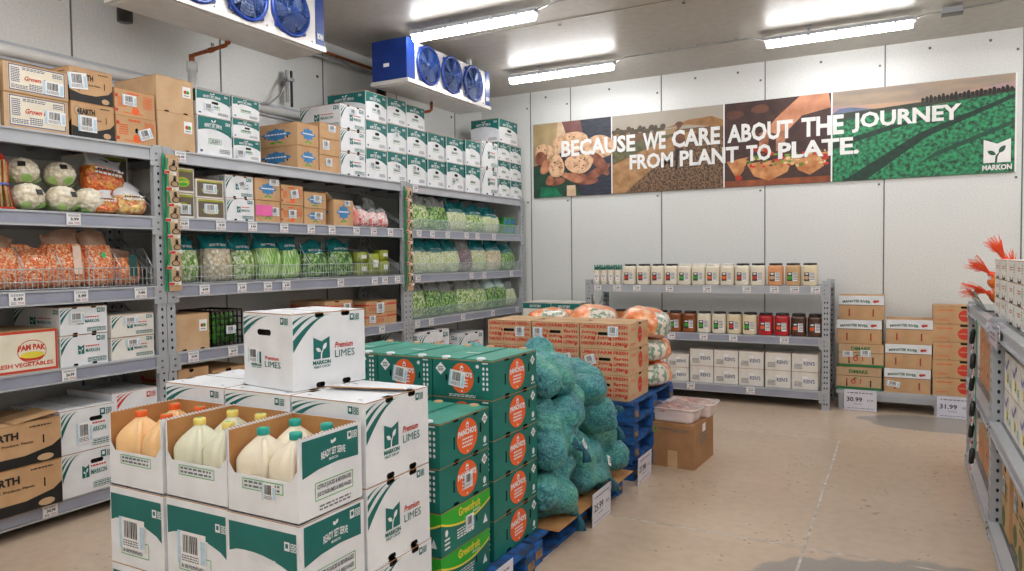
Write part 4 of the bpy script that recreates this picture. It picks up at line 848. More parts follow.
def bagpart(w, d, h, t0, t1, m, seed, lump=.006, nj=14, nk=28, pinch=.72, wave=.012, flare=1.0):
    mb = MB(); vs = []; fs = []
    for j in range(nj+1):
        t = t0+(t1-t0)*j/nj; z = h*t
        if t < pinch: q = min(1, (t/.12)**.5) if t < .12 else 1; W_ = w*(.9+.1*math.sin(t/pinch*PI))*(.82+.18*q); D_ = d*(.75+.25*math.sin(min(t/pinch, 1)*PI))*(.7+.3*q)
        else: k = (t-pinch)/(1-pinch); W_ = w*(.92+.08*k*flare-.12*math.sin(k*PI)); D_ = d*(.75*(1-k)**1.3+.04)
        for k_ in range(nk):
            a = 2*PI*k_/nk; c, s_ = math.cos(a), math.sin(a); e = .62
            x = D_/2*math.copysign(abs(c)**e, c); y = W_/2*math.copysign(abs(s_)**e, s_)
            n = fbm((x, y, z), 22, seed)*lump+fbm((x, y, z), 8, seed+9)*lump*1.6
            x += c*n; y += s_*n*.6
            if t > pinch: kk = (t-pinch)/(1-pinch); x += kk*wave*math.sin(y*60+seed); z_ = z+kk*(.02*math.sin(y*17+seed*2)+.012*math.cos(y*31))
            else: z_ = z
            vs.append((x, y, z_))
    for j in range(nj):
        for k in range(nk): fs.append((j*nk+k, j*nk+(k+1) % nk, (j+1)*nk+(k+1) % nk, (j+1)*nk+k))
    if t0 == 0: fs.append(tuple(range(nk))[::-1])
    mb.add(vs, fs, m, True); return mb
def bag(y, w, h, z, content, top, label, group, seed, d=.16, x=XF-.14, split=.66, tilt=0, rz=0, cat='bag', name='salad_bag', mark=None):
    t = empty(name, (x, y, z)); t.rotation_euler = (0, tilt, rz); tag(t, label, cat, group)
    bagpart(w, d, h, 0, split, content, seed).build('contents', t)
    bagpart(w*1.01, d*1.03, h, split-.03, 1, top, seed, lump=.003, nj=9, pinch=.68).build('bag_top', t)
    if top is tealfilm:
        mb = MB(); fr = F((d*.36, -w/2, 0), (0, 1, 0), (-.12, 0, .99)); mb.text(fr, 'READY SET SERVE', w*.22, h*(split+.06), w*.55, h*.05, white, .03-.0, arch=h*.012)
        mb.build('bag_print', t)
    if mark:
        mb = MB(); fr = F((d*.5, -w/2, 0), (0, 1, 0), (0, 0, 1)); mb.rect(fr, w*mark[0], h*mark[1], w*mark[2], h*mark[3], mark[4], .0); mb.build('sticker', t)
    return t
Z3 = LV[2]+.004; tl = -.1
limegreen = mat('lime_sticker', '#20d07a', None, .4)
for i, (y, w, h, dx, lb) in enumerate(((2.285, .2, .32, 0, 'bag of shredded carrot at the left picture edge with green dot'), (2.45, .26, .27, 0, 'slumped bag of shredded carrot with folded orange top'), (2.655, .25, .36, .0, 'tallest upright bag of shredded carrot with printed strip'), (2.865, .21, .35, 0, 'bag of shredded carrot with two green dots in wire basket'), (3.07, .2, .24, -.02, 'short bag of carrots with dark green label by the post'))):
    bag(y, w, h, Z3+.006, carrotm, mat('orange_clear_film', '#f0cdb4', '#c08a6a', .2, alpha=.62, coat=.8, bump=.6, bscale=18) if i != 1 else carrotm, lb, 'carrot bags in the wire baskets', i+1, d=.2, x=XF-.15+dx, tilt=tl, split=.74, name='carrot_bag', mark=[(.2, .5, .3, .57, limegreen), None, (.6, .2, .8, .7, mat('white_print_strip', '#f3d9c8', '#e8c8b4', .4)), (.5, .5, .62, .6, limegreen), (.45, .2, .75, .8, tealdk)][i])
vb = [(3.515, .25, .35, lettuce, 'bag of chopped lettuce with crumpled teal top beside the post'), (3.815, .27, .37, florets, 'bag of cauliflower florets with teal printed top'), (4.05, .23, .35, lettuce, 'narrow bag of leafy salad beside the cauliflower florets'), (4.32, .27, .38, celer, 'bag of green celery sticks with wide teal top'), (4.56, .22, .37, celer, 'narrower celery bag with teal top, to the right'), (4.86, .31, .32, greens, 'wide low bag of green beans with teal top'), (5.2, .33, .34, greens, 'bag of greens with teal top left of yellow packs')]
for i, (y, w, h, c, lb) in enumerate(vb): bag(y, w, h, Z3+.006, c, tealfilm, lb, 'vegetable bags in the middle wire baskets', i+11, tilt=tl, x=XF-.15)
for i, (y, z, w, h) in enumerate(((5.46, 0, .15, .12), (5.46, .125, .15, .1), (5.63, 0, .16, .21), (5.8, 0, .14, .14), (5.8, .145, .13, .1))):
    t = empty('tray_pack', (XF-.13, y, Z3+z+.008)); tag(t, ['lower left olive-green herb pack in the wire basket', 'upper left olive-green herb pack in the wire basket', 'tall olive-green herb pack with white label, middle', 'lower right olive-green herb pack beside the shelf post', 'upper right olive-green herb pack beside the shelf post'][i], 'pack', 'olive green packs')
    mb = MB(); mb.lathe([(w*.42, 0), (w*.5, h*.2), (w*.52, h*.9), (w*.45, h)], greenfilm, 20, sq=6); mb.v = [(x*.8, y_, z_) for x, y_, z_ in mb.v]; mb.build('pack_body', t)
    mb = MB(); mb.box(w*.43, w*.435, -w*.25, w*.25, h*.35, h*.7, paper); mb.build('pack_label', t)
b3 = [(3, [(6.380, 0.372, .35, lettuce, clear, 'first bag on the left, clear topped, of pale lettuce'), (6.784, 0.335, .34, greens, clear, 'clear topped bag of dark spring mix'), (7.178, 0.353, .33, slaw, tealfilm, 'teal topped bag of pale chopped lettuce'), (7.562, 0.353, .31, lettuce, tealfilm, 'middle teal topped bag of mixed lettuce'), (7.966, 0.372, .3, slaw, tealfilm, 'last teal topped bag, beside the blue packs')]),
      (2, [(6.360, 0.335, .36, slaw, tealfilm, 'first bag of shredded slaw by the post'), (6.724, 0.335, .35, slaw, tealfilm, 'second bag of shredded slaw'), (7.050, 0.279, .36, slaw, tealfilm, 'third bag of shredded slaw'), (7.345, 0.260, .36, redcab, clear, 'bag of shredded red cabbage'), (7.660, 0.316, .38, slaw, tealfilm, 'pale slaw bag right of the red cabbage'), (8.035, 0.335, .38, florets, tealfilm, 'bag of cream cauliflower rice'), (8.409, 0.316, .34, greens, tealfilm, 'last bag, of dark broccoli')]),
      (1, [(6.360, 0.242, .38, lettuce, clear, 'first narrow clear bag of romaine'), (6.675, 0.279, .38, greens, clear, 'first tall bag of dark lettuce'), (6.981, 0.279, .34, greens, clear, 'second bag of dark lettuce'), (7.345, 0.353, .36, lettuce, clear, 'big bag of mixed lettuce in the centre'), (7.680, 0.242, .35, lettuce, clear, 'narrow bag right of the big centre bag'), (7.936, 0.242, .4, greens, mat('white_printed_film', '#d8e6e0', '#5f9a9a', .3, scale=9, coat=.6), 'first white printed bag of greens'), (8.192, 0.242, .4, greens, MATS['white_printed_film'], 'second white printed bag of greens'), (8.458, 0.242, .3, slaw, clear, 'last green bag by the corner post')])]
for lv, L_ in b3:
    for i, (y, w, h, c, tp, lb) in enumerate(L_):
        bag(y, w*1.14, h*1.06, LV[lv]+.006, c, tp, lb+{3: ', upper row of back bay', 2: ', middle row of back bay', 1: ', bottom row of back bay'}[lv], None, lv*10+i+30, x=XF-.125, d=.17, tilt=-.08, split=.7 if tp is clear else .62)
bluep = mat('blue_pack_label', '#2f7fd0', '#2468b8', .4)
for i in range(6):
    y = 8.32+.1*(i % 3); z = .11*(i//3)
    t = empty('herb_pack', (XF-.12, y, LV[3]+.004+z)); tag(t, ('upper ' if i > 2 else 'lower ')+['left', 'middle', 'right'][i % 3]+' green and blue pack at the back bay end', 'pack', 'green packs with blue labels')
    mb = MB(); mb.box(-.05, .05, -.047, .047, 0, .105, mat('green_pack', '#3f9a3c', '#2f7f2c', .4)); mb.build('pack_body', t); mb = MB(); mb.box(.051, .052, -.03, .03, .02, .08, bluep); mb.build('pack_label', t)
# radish bags and clear bags at the right end of the middle bay, second shelf
radish = mat('radishes', '#d8404a', '#f4e6e2', .4, scale=24, coat=.5, c3='#eaa0a0', detail=5, pos=(.5, .66), veg=50, gap_shade='#c08080')
for i, (y, z, w, h, c, lb) in enumerate(((5.34, 0, .14, .2, mat('red_radish_pack', '#d23a30', '#e8b0a4', .35, scale=9, coat=.5), 'narrow red pack of radishes beside the open box'), (5.48, 0, .15, .2, radish, 'first pale bag of radishes, second shelf'), (5.62, 0, .15, .18, radish, 'second pale bag of radishes, second shelf'), (5.78, 0, .16, .17, radish, 'radish bag with dark band by the post'))):
    bag(y, w, h, LV[3]+.004, c, clear if i else c, lb, 'radish bags', i+70, d=.14, x=XF-.12, split=.85)
bag(5.86, .2, .3, LV[3]+.004, mat('empty_clear_bag', '#8d9498', '#5a6064', .2, scale=9, coat=.9), clear, 'tall crumpled clear bag behind the radishes', None, 80, x=XF-.32, d=.14)

# wire baskets
wirem = mat('zinc_wire', '#c9cfd2', '#b3b9bd', .3, .6)
def basket(y0, y1, lb, divs):
    t = empty('wire_basket', (XF-.002, (y0+y1)/2, LV[2]+.002)); tag(t, lb, 'basket', 'wire baskets'); L_ = (y1-y0)/2
    mb = MB()
    for z in (.006, .05, .125): mb.tube([(0, -L_, z), (0, L_, z)], .0032, wirem, 5)
    n = int((y1-y0)/.03)
    for i in range(n+1): y = -L_+2*L_*i/n; mb.bar((.001, y, .004), (.001, y, .126), .0032, wirem)
    mb.build('front_grille', t)
    for d_ in divs:
        mb = MB(); y = d_-(y0+y1)/2
        for k in range(9): x = -.02-.05*k; mb.bar((x, y, .004), (x, y, .14+.06*min(k, 2)), .003, wirem)
        mb.tube([(-.001, y, .12), (-.1, y, .25), (-.43, y, .25)], .0035, wirem, 5); mb.build('wire_divider', t)
basket(2.0, 3.19, 'wire basket front across the carrot bags', (2.36, 2.58, 2.78, 2.95, 3.18))
basket(3.35, 5.98, 'long wire basket front across the teal topped bags', (3.66, 3.94, 4.19, 4.68, 5.03, 5.38, 5.55))
for lv, nm in ((3, 'upper'), (2, 'middle'), (1, 'lowest')):
    mb = MB(); mb.box(XF-.012, XF-.008, 6.16, 8.6, LV[lv]+.002, LV[lv]+.11, clearp); mb.box(XF-.014, XF-.006, 6.16, 8.6, LV[lv]+.11, LV[lv]+.114, mat('acrylic_edge', '#b9d6cf', None, .2)); mb.box(XF-.03, XF-.006, 6.16, 8.6, LV[lv]+.0005, LV[lv]+.002, clearp)
    for y in (6.9, 7.7): mb.box(XF-.4, XF-.012, y, y+.003, LV[lv]+.002, LV[lv]+.1, clearp)
    tag(mb.build('shelf_fence'), 'clear acrylic fence along the %s row of bagged greens' % nm, 'shelf fence')

# cauliflowers
caul = mat('cauliflower_head', '#f6f0e2', '#e6dcc6', .6, scale=22, bump=.8, veg=38, gap_shade='#d8ccb0'); leafm = mat('cauliflower_leaf', '#b4d482', '#86b85a', .5, scale=9)
def cauliflower():
    t = empty('cauliflower', (0, 0, 0)); mb = MB(); n, k = 30, 48; vs = []; fs = []
    for i in range(n+1):
        ph = PI*i/n
        for j in range(k):
            th = 2*PI*j/k; d = Vector((math.sin(ph)*math.cos(th), math.sin(ph)*math.sin(th), math.cos(ph)))
            c = noise.voronoi(d*3.6, distance_metric='DISTANCE')[0][0]; rr = .09*(1+.16*(.5-c)+.03*noise.noise(d*9))
            vs.append((d.x*rr, d.y*rr, .083+d.z*rr*.88))
    for i in range(n):
        for j in range(k): fs.append((i*k+j, (i+1)*k+j, (i+1)*k+(j+1) % k, i*k+(j+1) % k))
    mb.add(vs, fs, caul, True); mb.build('head', t)
    mb = MB()
    for a in (0.3, 1.5, 2.9, 4.2, 5.4):
        for s_ in range(1):
            P = []
            for q in range(6):
                u = q/5; w_ = .03*math.sin(u*PI*.8+.3); z = .006+.04*u; rr = .05+.045*math.sin(u*PI*.5); P.append((rr, w_, z))
            L1 = [((r_)*math.cos(a)-w_*math.sin(a), r_*math.sin(a)+w_*math.cos(a), z) for r_, w_, z in P]; L2 = [((r_)*math.cos(a)+w_*math.sin(a), r_*math.sin(a)-w_*math.cos(a), z) for r_, w_, z in P]
            for q in range(5): mb.poly([L1[q], L2[q], L2[q+1], L1[q+1]], leafm, True)
    mb.build('leaves', t)
    mb = MB(); mb.cbox((.086, .0, .108), (.004, .04, .034), black, Matrix.Rotation(-.35, 3, 'Y')); mb.cbox((.0885, .0, .098), (.003, .036, .01), green, Matrix.Rotation(-.3, 3, 'Y')); mb.build('wrapper_label', t); return t
for i, (y, x, z, rz, rx, lb) in enumerate(((2.445, -.11, 0, .3, 0, 'front left cauliflower, bottom row, next to the netted stalks'), (2.44, -.15, .155, -.5, .3, 'upper left cauliflower with dark label turned up'), (2.64, -.1, 0, .35, 0, 'bottom cauliflower with navy and green label at its side'), (2.66, -.14, .155, -.2, .5, 'upper right cauliflower with navy label'), (2.815, -.11, 0, 2.6, .5, 'rightmost cauliflower beside the pepper bags'), (2.55, -.3, .02, 2, 0, 'half hidden cauliflower behind the two front rows'))):
    o = inst('caul', cauliflower, (XF+x, y, LV[3]+.004+z), rz, lb, 'cauliflower', 'cauliflowers on the second shelf'); o.rotation_euler.y = -rx*.5
# netted straw-coloured stalks
stalk = mat('straw_stalk', '#dcc38e', '#b8965a', .6, scale=20); rednet = mat('red_net', '#ee3a24', '#d62c18', .4, alpha=.85)
def stalks():
    t = empty('netted_stalks', (0, 0, 0)); rr = random.Random(8); mb = MB()
    for i in range(38):
        a = rr.uniform(0, 6.28); q = .036*math.sqrt(rr.random()); x, y = q*math.cos(a), q*math.sin(a); mb.tube([(x*1.6, y*1.7, .012), (x, y, .14), (x*1.05, y*1.05, .27+rr.random()*.02)], .0045, stalk, 5)
    mb.build('stalks', t)
    mb = MB()
    for k in range(10):
        a = 2*PI*k/10; c, s_ = math.cos(a), math.sin(a); mb.tube([(.068*c, .072*s_, .008), (.043*c, .043*s_, .14), (.045*c, .045*s_, .27), (.02*c, .02*s_, .31), (.004*c, .004*s_, .33)], .0018, rednet, 4)
    mb.tube([(0, 0, .29), (0, 0, .335)], [.03, .008], rednet, 8); mb.tube([(0, 0, .335), (.01, -.02, .42)], [.008, .028], rednet, 8); mb.tube([(.07*math.cos(k*PI/8), .072*math.sin(k*PI/8), .006) for k in range(17)], .005, rednet, 5); mb.build('net', t)
    mb = MB(); mb.tube([(0, 0, .138), (0, 0, .152)], .046, mat('rubber_band', '#5b6fb0', None), 14); mb.build('band', t); return t
for y, lb in ((2.29, 'red-netted bundle of straw-coloured stalks beside the cauliflowers'), (2.17, 'red-netted bundle of stalks at the left picture edge')):
    inst('stalks', stalks, (XF-.1, y, LV[3]+.003), 0, lb, 'netted bundle', 'netted stalk bundles')
# bags of mini peppers
pep = mat('mini_peppers', '#f8823c', '#f0b04a', .3, scale=20, c3='#e0401e', coat=.8, pos=(.42, .58), veg=36, gap_shade='#904020', bump=.8); pepy = mat('yellow_mini_peppers', '#f4cc72', '#e88a3c', .3, scale=20, c3='#f0e2ae', coat=.8, pos=(.42, .58), veg=32, gap_shade='#a87838', bump=.8)
filmw = mat('frosted_handle_film', '#f2f2f2', '#dadadc', .25, alpha=.85, coat=.5)
def pepper_bag(y, z, w, h, m, lb, x, seed, rx=0):
    t = empty('pepper_bag', (XF+x, y, z)); t.rotation_euler = (rx, -.15, 0); tag(t, lb, 'bag', 'bags of mini peppers')
    bagpart(w, .15, h, 0, .66, m, seed, lump=.014).build('contents', t)
    mb = bagpart(w, .152, h, .62, 1, filmw, seed, lump=.002, nj=8, pinch=.64, wave=.004); fr = F((.012, -.05, h*.86), (0, 1, 0), (0, 0, 1)); mb.ell(fr, .05, .0, .032, .009, dark, .006, 14); mb.build('handle_top', t)
    mb = MB(); fr = F((.08, -w/2, 0), (0, 1, 0), (0, 0, 1)); mb.lines(fr, w*.15, h*.42, w*.7, h*.2, 2, white, .004); mb.lines(fr, w*.2, h*.5, w*.5, h*.1, 1, black, .006, seed=6); mb.build('bag_print', t)
pepper_bag(2.93, LV[3]+.13, .27, .27, pep, 'large orange pepper bag on top, handle slot showing', -.15, 90, -.12)
pepper_bag(2.88, LV[3]+.004, .17, .15, pep, 'small low bag of red peppers under the large one', -.08, 91)
pepper_bag(3.07, LV[3]+.004, .22, .2, pepy, 'bag of yellow peppers at the right by the post', -.09, 92)
pepper_bag(3.06, LV[3]+.12, .18, .14, pep, 'pepper bag half hidden behind the yellow one', -.24, 93)

# hanging strips of peelers
def clip_strip(y, ztop, n, lb):
    t = empty('clip_strip', (XF+.03, y, ztop-n*.115-.03)); tag(t, lb, 'clip strip'); H_ = n*.115+.03
    mb = MB(); mb.box(-.012, -.009, -.05, -.035, 0, H_, mat('strip_green', '#2a9a6c', '#238a5e', .5)); mb.box(-.006, -.003, .0-.03, .045, 0, H_, kraft); mb.build('backing_strip', t)
    for k in range(n):
        z = H_-.03-.11*k; g = empty('carded_peeler', (.004, .012*((k % 3)-1), z-.11)); g.parent = t; g.rotation_euler.x = .12*((k % 3)-1)
        mb = MB(); mb.box(-.001, .001, -.035, .035, .0, .108, mat('tan_backer', '#d9b790', '#cba880', .6)); mb.box(.0012, .002, -.037, .037, .0, .024, paper); mb.box(.0021, .0028, -.037, -.005, .002, .02, red); mb.box(.0021, .0028, .0, .018, .003, .012, yellow); mb.box(-.0005, .0025, -.035, -.022, .024, .108, MATS['strip_green']); mb.build('backer_card', g)
        mb = MB(); mb.tube([(.012, .01, .1), (.013, .008, .065)], .0075, blackp, 7); P = [(.011, .008+.022*math.sin(a)*1.0, .045+.018*math.cos(a)) for a in np.linspace(.2, 2*PI-.2, 12)]; mb.tube(P, .0028, blackp, 5); mb.build('peeler', g)
    t.scale = (1, 1.3, 1); return t
clip_strip(3.32, 2.345, 8, 'hanging strip of carded peelers between left and middle bays')
clip_strip(6.07, 2.34, 9, 'hanging strip of carded peelers between middle and back bays')
# ------------------------------------------------------------------ pallets and floor displays
def pallet(x0, x1, y0, y1, z, label, group='blue pallets'):
    t = empty('wooden_pallet', ((x0+x1)/2, (y0+y1)/2, z)); tag(t, label, 'pallet', group); a, b = (x1-x0)/2, (y1-y0)/2; rr = random.Random(int(y0*100+z*10))
    mb = MB(); n = 7
    for i in range(n): w = 2*a/n; mb.box(-a+w*i+.008, -a+w*(i+1)-.012, -b, b, .118, .138, woodblue)
    mb.build('top_deck', t)
    for j, yy in enumerate((-b+.06, 0, b-.06)):
        mb = MB(); mb.box(-a, a, yy-.045, yy+.045, .1, .1175, woodblue)
        for xx in (-a+.07, 0, a-.07): mb.box(xx-.068, xx+.068, yy-.055, yy+.055, .02, .0995, woodblue); mb.box(xx+.0685 if xx > 0 else xx-.07, xx+.07 if xx > 0 else xx-.0685, yy-.03, yy+.04, .03, .05+.03*rr.random(), woodraw)
        mb.build('stringer', t)
    mb = MB()
    for xx in (-a+.07, 0, a-.07): mb.box(xx-.06, xx+.06, -b, b, 0, .0195, woodblue)
    for yy in (-b+.06, b-.06): mb.box(-a, a, yy-.045, yy+.045, 0.0, .0195, woodblue)
    mb.build('bottom_deck', t)
    return t
PX0, PX1 = -2.86, -1.62
pallet(PX0, PX1, 1.64, 2.43, 0, 'blue pallet under the juice and lime boxes')
pallet(PX0, PX1, 2.46, 3.23, 0, 'blue pallet under the teal avocado cartons')
pallet(PX0, PX1-.03, 3.26, 4.62, 0, 'blue pallet with cardboard sheet under the cabbage sacks')
for i in range(4): pallet(PX0, -1.66+.006*(i % 2), 4.87, 5.87, i*.14, ('bottom', 'second', 'third', 'topmost')[i]+' blue pallet of the stack under the tomato boxes', 'stacked blue pallets')
mb = MB(); n = 20
mb.box(PX0+.02, PX1+.03, 3.44, 4.66, .1385, .1425, card_in); tag(mb.build('cardboard_sheet'), 'brown cardboard sheet between the cabbage sacks and pallet', 'sheet')
PZ = .143
# juice columns
def juice_face(mb, fr, W, H, k, top=False):
    if top: mb.frame(fr, W*.22, H*.32, W*.8, H*.45, .0025, green, .0016); mb.lines(fr, W*.25, H*.335, W*.5, H*.1, 2, grey, .002, seed=k); return
    n = 8; mb.dec(fr, [(.006, H*.9), (.006, H*.55)]+[(W*t/n, H*(.57+.05*math.sin(t/n*PI)-.16*(t/n)**2)) for t in range(1, n)]+[(W-.012, H*.4), (W-.012, H*.9)], teal)
    icons(mb, fr, W*.8, H*.7, H*.1, white, teal)
    mb.text(fr, 'READY SET SERVE', W*.28, H*.5, W*.4, H*.07, white, .002, bold=.03, arch=H*.02)
    mb.frame(fr, W*.2, H*.14, W*.72, H*.34, .0025, green, .0016); mb.text(fr, 'CITRUS JUICES', W*.24, H*.25, W*.4, H*.06, grey); mb.text(fr, '& BEVERAGES', W*.24, H*.17, W*.36, H*.06, grey)
def juice_side(mb, fr, W, H, k):
    mb.dec(fr, [(W*.06, H*.52), (W*.3, H*.575), (W*.6, H*.6), (W*.94, H*.58), (W*.94, H*.96), (W*.06, H*.96)], teal)
    mb.text(fr, 'READY SET SERVE', W*.34, H*.7, W*.38, H*.09, white, .002, bold=.03, arch=H*.025); mb.text(fr, 'MARKON', W*.46, H*.64, W*.14, H*.035, white)
    for L in (leaf(.51, .86, .03, .02, 2.2), leaf(.55, .87, .03, .02, .9)): mb.dec(fr, [(x*W, y*H) for x, y in L], white, .002)
    icons(mb, fr, W*.76, H*.82, H*.1, white, teal)
    mb.frame(fr, W*.24, H*.2, W*.84, H*.42, .0025, green, .0016); mb.text(fr, 'CITRUS JUICES & BEVERAGES', W*.27, H*.32, W*.54, H*.07, grey, bold=.03); mb.text(fr, "JUS D'AGRUMES & BREUVAGES", W*.27, H*.23, W*.54, H*.07, grey, bold=.03); mb.lines(fr, W*.3, H*.06, W*.5, H*.08, 2, grey)
DES['juice'] = (white, juice_side, juice_face, [], [(.4, .66, .56, .78)])
LOOK['juice'] = 'white juice carton with teal band'
def jug_mesh(liq):
    mb = MB(); n = 40; vs = []; fs = []
    prof = [(.02, .0), (.066, .0), (.0735, .008), (.075, .02), (.0755, .06), (.0745, .065), (.0755, .07), (.0755, .12), (.0755, .15), (.0748, .17), (.071, .184), (.064, .198), (.054, .212), (.042, .225), (.031, .236), (.0225, .243), (.0195, .248), (.0195, .256)]
    for r_, z in prof:
        e = 5 if z < .17 else max(2, 5-(z-.17)*45)
        for k in range(n):
            a = 2*PI*k/n; c, s_ = math.cos(a), math.sin(a); q = (abs(c)**e+abs(s_)**e)**(-1/e)
            da = abs((a+PI/4+PI) % (2*PI)-PI)     # angle from the (+x,-y) corner
            zz = max(0, min(1, (z-.075)/.02))*max(0, min(1, (.232-z)/.02)); dent = zz*max(0, 1-abs(da-.33)/.26)
            rr = r_*q*(1-.17*dent**.8 if dent > 0 else 1)
            vs.append((rr*c, rr*s_, z))
    m_ = len(prof)
    for i in range(m_-1):
        for k in range(n): fs.append((i*n+k, i*n+(k+1) % n, (i+1)*n+(k+1) % n, (i+1)*n+k))
    fs += [tuple(range(n))[::-1], tuple((m_-1)*n+k for k in range(n))]
    mb.add(vs, fs, liq, True); return mb
def jug(liq, capm):
    t = empty('juice_jug', (0, 0, 0)); jug_mesh(liq).build('jug_body', t)
    mb = MB(); mb.tube([(.02, -.02, .238), (.036, -.036, .226), (.05, -.05, .204), (.06, -.06, .17), (.062, -.062, .1), (.055, -.055, .07)], [.01, .011, .011, .011, .012, .015], liq, 10); mb.build('handle', t)
    mb = MB(); mb.lathe([(.021, .249), (.0225, .251), (.0225, .268), (.021, .272), (.002, .273)], capm, 24); mb.ell(F((0, 0, .273), (1, 0, 0), (0, 1, 0)), 0, 0, .009, .009, limegreen, .0006, 12); mb.build('cap', t)
    t.scale = (.975, .975, 1)
    mb = MB(); mb.rect(F((-.05, -.0758, .0), (1, 0, 0), (0, 0, 1)), .0, .07, .08, .105, tealdk, 0); mb.build('bottle_label', t); return t
liqs = {'A': (mat('orange_juice', '#f9cf98', '#f7c88c', .3, sss=.15, coat=.2), mat('orange_cap', '#f0682a', '#e65f22', .4), 'orange-capped jug of orange juice'), 'B': (mat('lemon_juice', '#e8e6cf', '#e2e0c6', .3, sss=.2, coat=.2), mat('yellow_cap', '#f0dc78', '#e8d26a', .4), 'yellow-capped jug of pale juice'), 'C': (mat('cream_juice', '#f2e8d2', '#ede2ca', .3, sss=.15, coat=.2), mat('teal_cap', '#1fa69a', '#189488', .4), 'teal-capped jug of cream coloured juice')}
def juice_tray(x0, x1, y0, y1, z, key, lb):
    dx, dy, H = (x1-x0)-.006, (y1-y0)-.006, .278; mb = MB(); a, b, th = dx/2, dy/2, .004; fh = .135
    mb.box(-a, a, -b, b, 0, .005, white)
    fX = F((a, -b, 0), (0, 1, 0), (0, 0, 1)); fY = F((-a, -b, 0), (1, 0, 0), (0, 0, 1))
    for (q, m1, m2) in (((a-th, a, -b, b, 0, H), 0, 0), ((-a, -a+th, -b, b, 0, H), 0, 0), ((-a+th, a-th, b-th, b, 0, H), 0, 0)):
        mb.box(*q, white)
    mb.box(a-th-.001, a-th, -b+th, b-th, .006, H-.001, card_in); mb.box(-a+th, -a+th+.001, -b+th, b-th, .006, H-.001, card_in); mb.box(-a+th, a-th, b-th-.001, b-th, .006, H-.001, card_in)
    mb.box(-a+th, a-th, -b, -b+th, 0, fh, white); mb.box(-a+th, a-th, -b+th, -b+th+.001, .006, fh-.001, card_in)
    for s_ in (-1, 1): mb.poly([(s_*(a-th), -b, fh), (s_*(a-th), -b, fh+.04), (s_*(a-.035), -b, fh)][::s_], white); mb.box(s_*(a-.002)-.001, s_*(a-.002)+.001, -b+.004, b-.004, H, H+.002, card_in)
    k = 40
    for i in range(k):
        if i % 2: mb.box(a-th, a, -b+dy*i/k, -b+dy*(i+1)/k-.001, H, H+.003, white); mb.box(-a, -a+th, -b+dy*i/k, -b+dy*(i+1)/k-.001, H, H+.003, white)
    juice_side(mb, fX, dy, H, 0); juice_face(mb, fY, dx, H, 1, True)
    o = mb.build('open_juice_carton', None, ((x0+x1)/2, (y0+y1)/2, z)); tag(o, lb, 'box', 'open juice cartons')
    return o
JX = {'A': (-2.69, -2.375), 'B': (-2.367, -2.04), 'C': (-2.032, -1.70)}
nm = {'A': 'left column', 'B': 'middle column', 'C': 'right column'}
for key, (x0, x1) in JX.items():
    dyj = {'A': .0, 'B': .008, 'C': 0}[key]
    for i in range(2):
        o = crate('juice', x1, 1.688+dyj, 2.005+dyj, PZ+.3*i, .299, ('upper' if i else 'bottom')+' closed one of the '+nm[key]+', pallet front', group='closed juice cartons', x0=x0, bars=[('Y', .42 if key != 'C' else .55, .42 if key != 'C' else .14, .15 if key != 'C' else .11, .12 if key != 'C' else .07)])
    o = juice_tray(x0, x1, 1.688+dyj, 2.005+dyj, PZ+.6, key, 'open white juice carton holding %ss' % {'A': 'orange-capped jug', 'B': 'yellow-capped jug', 'C': 'teal-capped jug'}[key])
    if key == 'C': barcode(o, 'Y', .326, .311, .278, .6, .33, .06, .06)
    liq, capm, lb = liqs[key]
    for j, (sx, sy) in enumerate(((-1, -1), (1, -1), (-1, 1), (1, 1))):
        inst('jug'+key, lambda: jug(liq, capm), ((x0+x1)/2+sx*.0765, 1.8465+dyj+sy*.0745, PZ+.606), (.1, -.12, .3, -.2)[j], lb+', '+('front left', 'front right', 'back left', 'back right')[j]+' in its carton', 'jug', 'juice jugs')
# lime boxes
for ci, (x0, x1) in enumerate(((-2.06, -1.70), (-2.43, -2.07), (-2.80, -2.44))):
    for i in range(3):
        off = .006 if (ci, i) == (0, 0) else 0
        crate('lime', x1+off, 2.022, 2.415, PZ+.313*i, .311, ('bottom', 'middle', 'top')[i]+' of the '+('right', 'centre', 'left')[ci]+' column behind the juice', x0=x0+off, group='lime boxes')
o = crate('lime', -2.065, 2.09, 2.46, PZ+.94, .305, 'alone on top of all the others, slightly turned', x0=-2.395, rz=math.radians(-9), bars=[('Y', .22, .42, .08, .06)])
mb = MB(); fr = F((-.165, -.187, 0), (1, 0, 0), (0, 0, 1)); mb.lathe([(.004, 0), (.025, .008), (.03, .03), (.022, .05), (.004, .056)], mat('lime_fruit', '#6fc93a', '#48a022', .3, coat=.4), 14)
tag(mb.build('lime', None, (-2.22, 2.14, PZ+1.145)), 'green lime showing through the hand slot of the top box', 'lime')
# lid flaps lifted on the front lime box
for (x, y, w, d, a) in ((-1.90, 2.12, .16, .12, .05), (-1.84, 2.28, .2, .14, -.05)): pass
mb = MB(); mb.box(-.17, .17, -.095, 0, 0, .004, white); mb.box(-.17, .17, -.097, -.095, 0, .004, card_in); q = tag(mb.build('loose_flap', None, (-1.88, 2.30, PZ+.944)), 'loose white card flap lying on the front lime box lid', 'flap'); q.rotation_euler = (-.06, 0, .25)
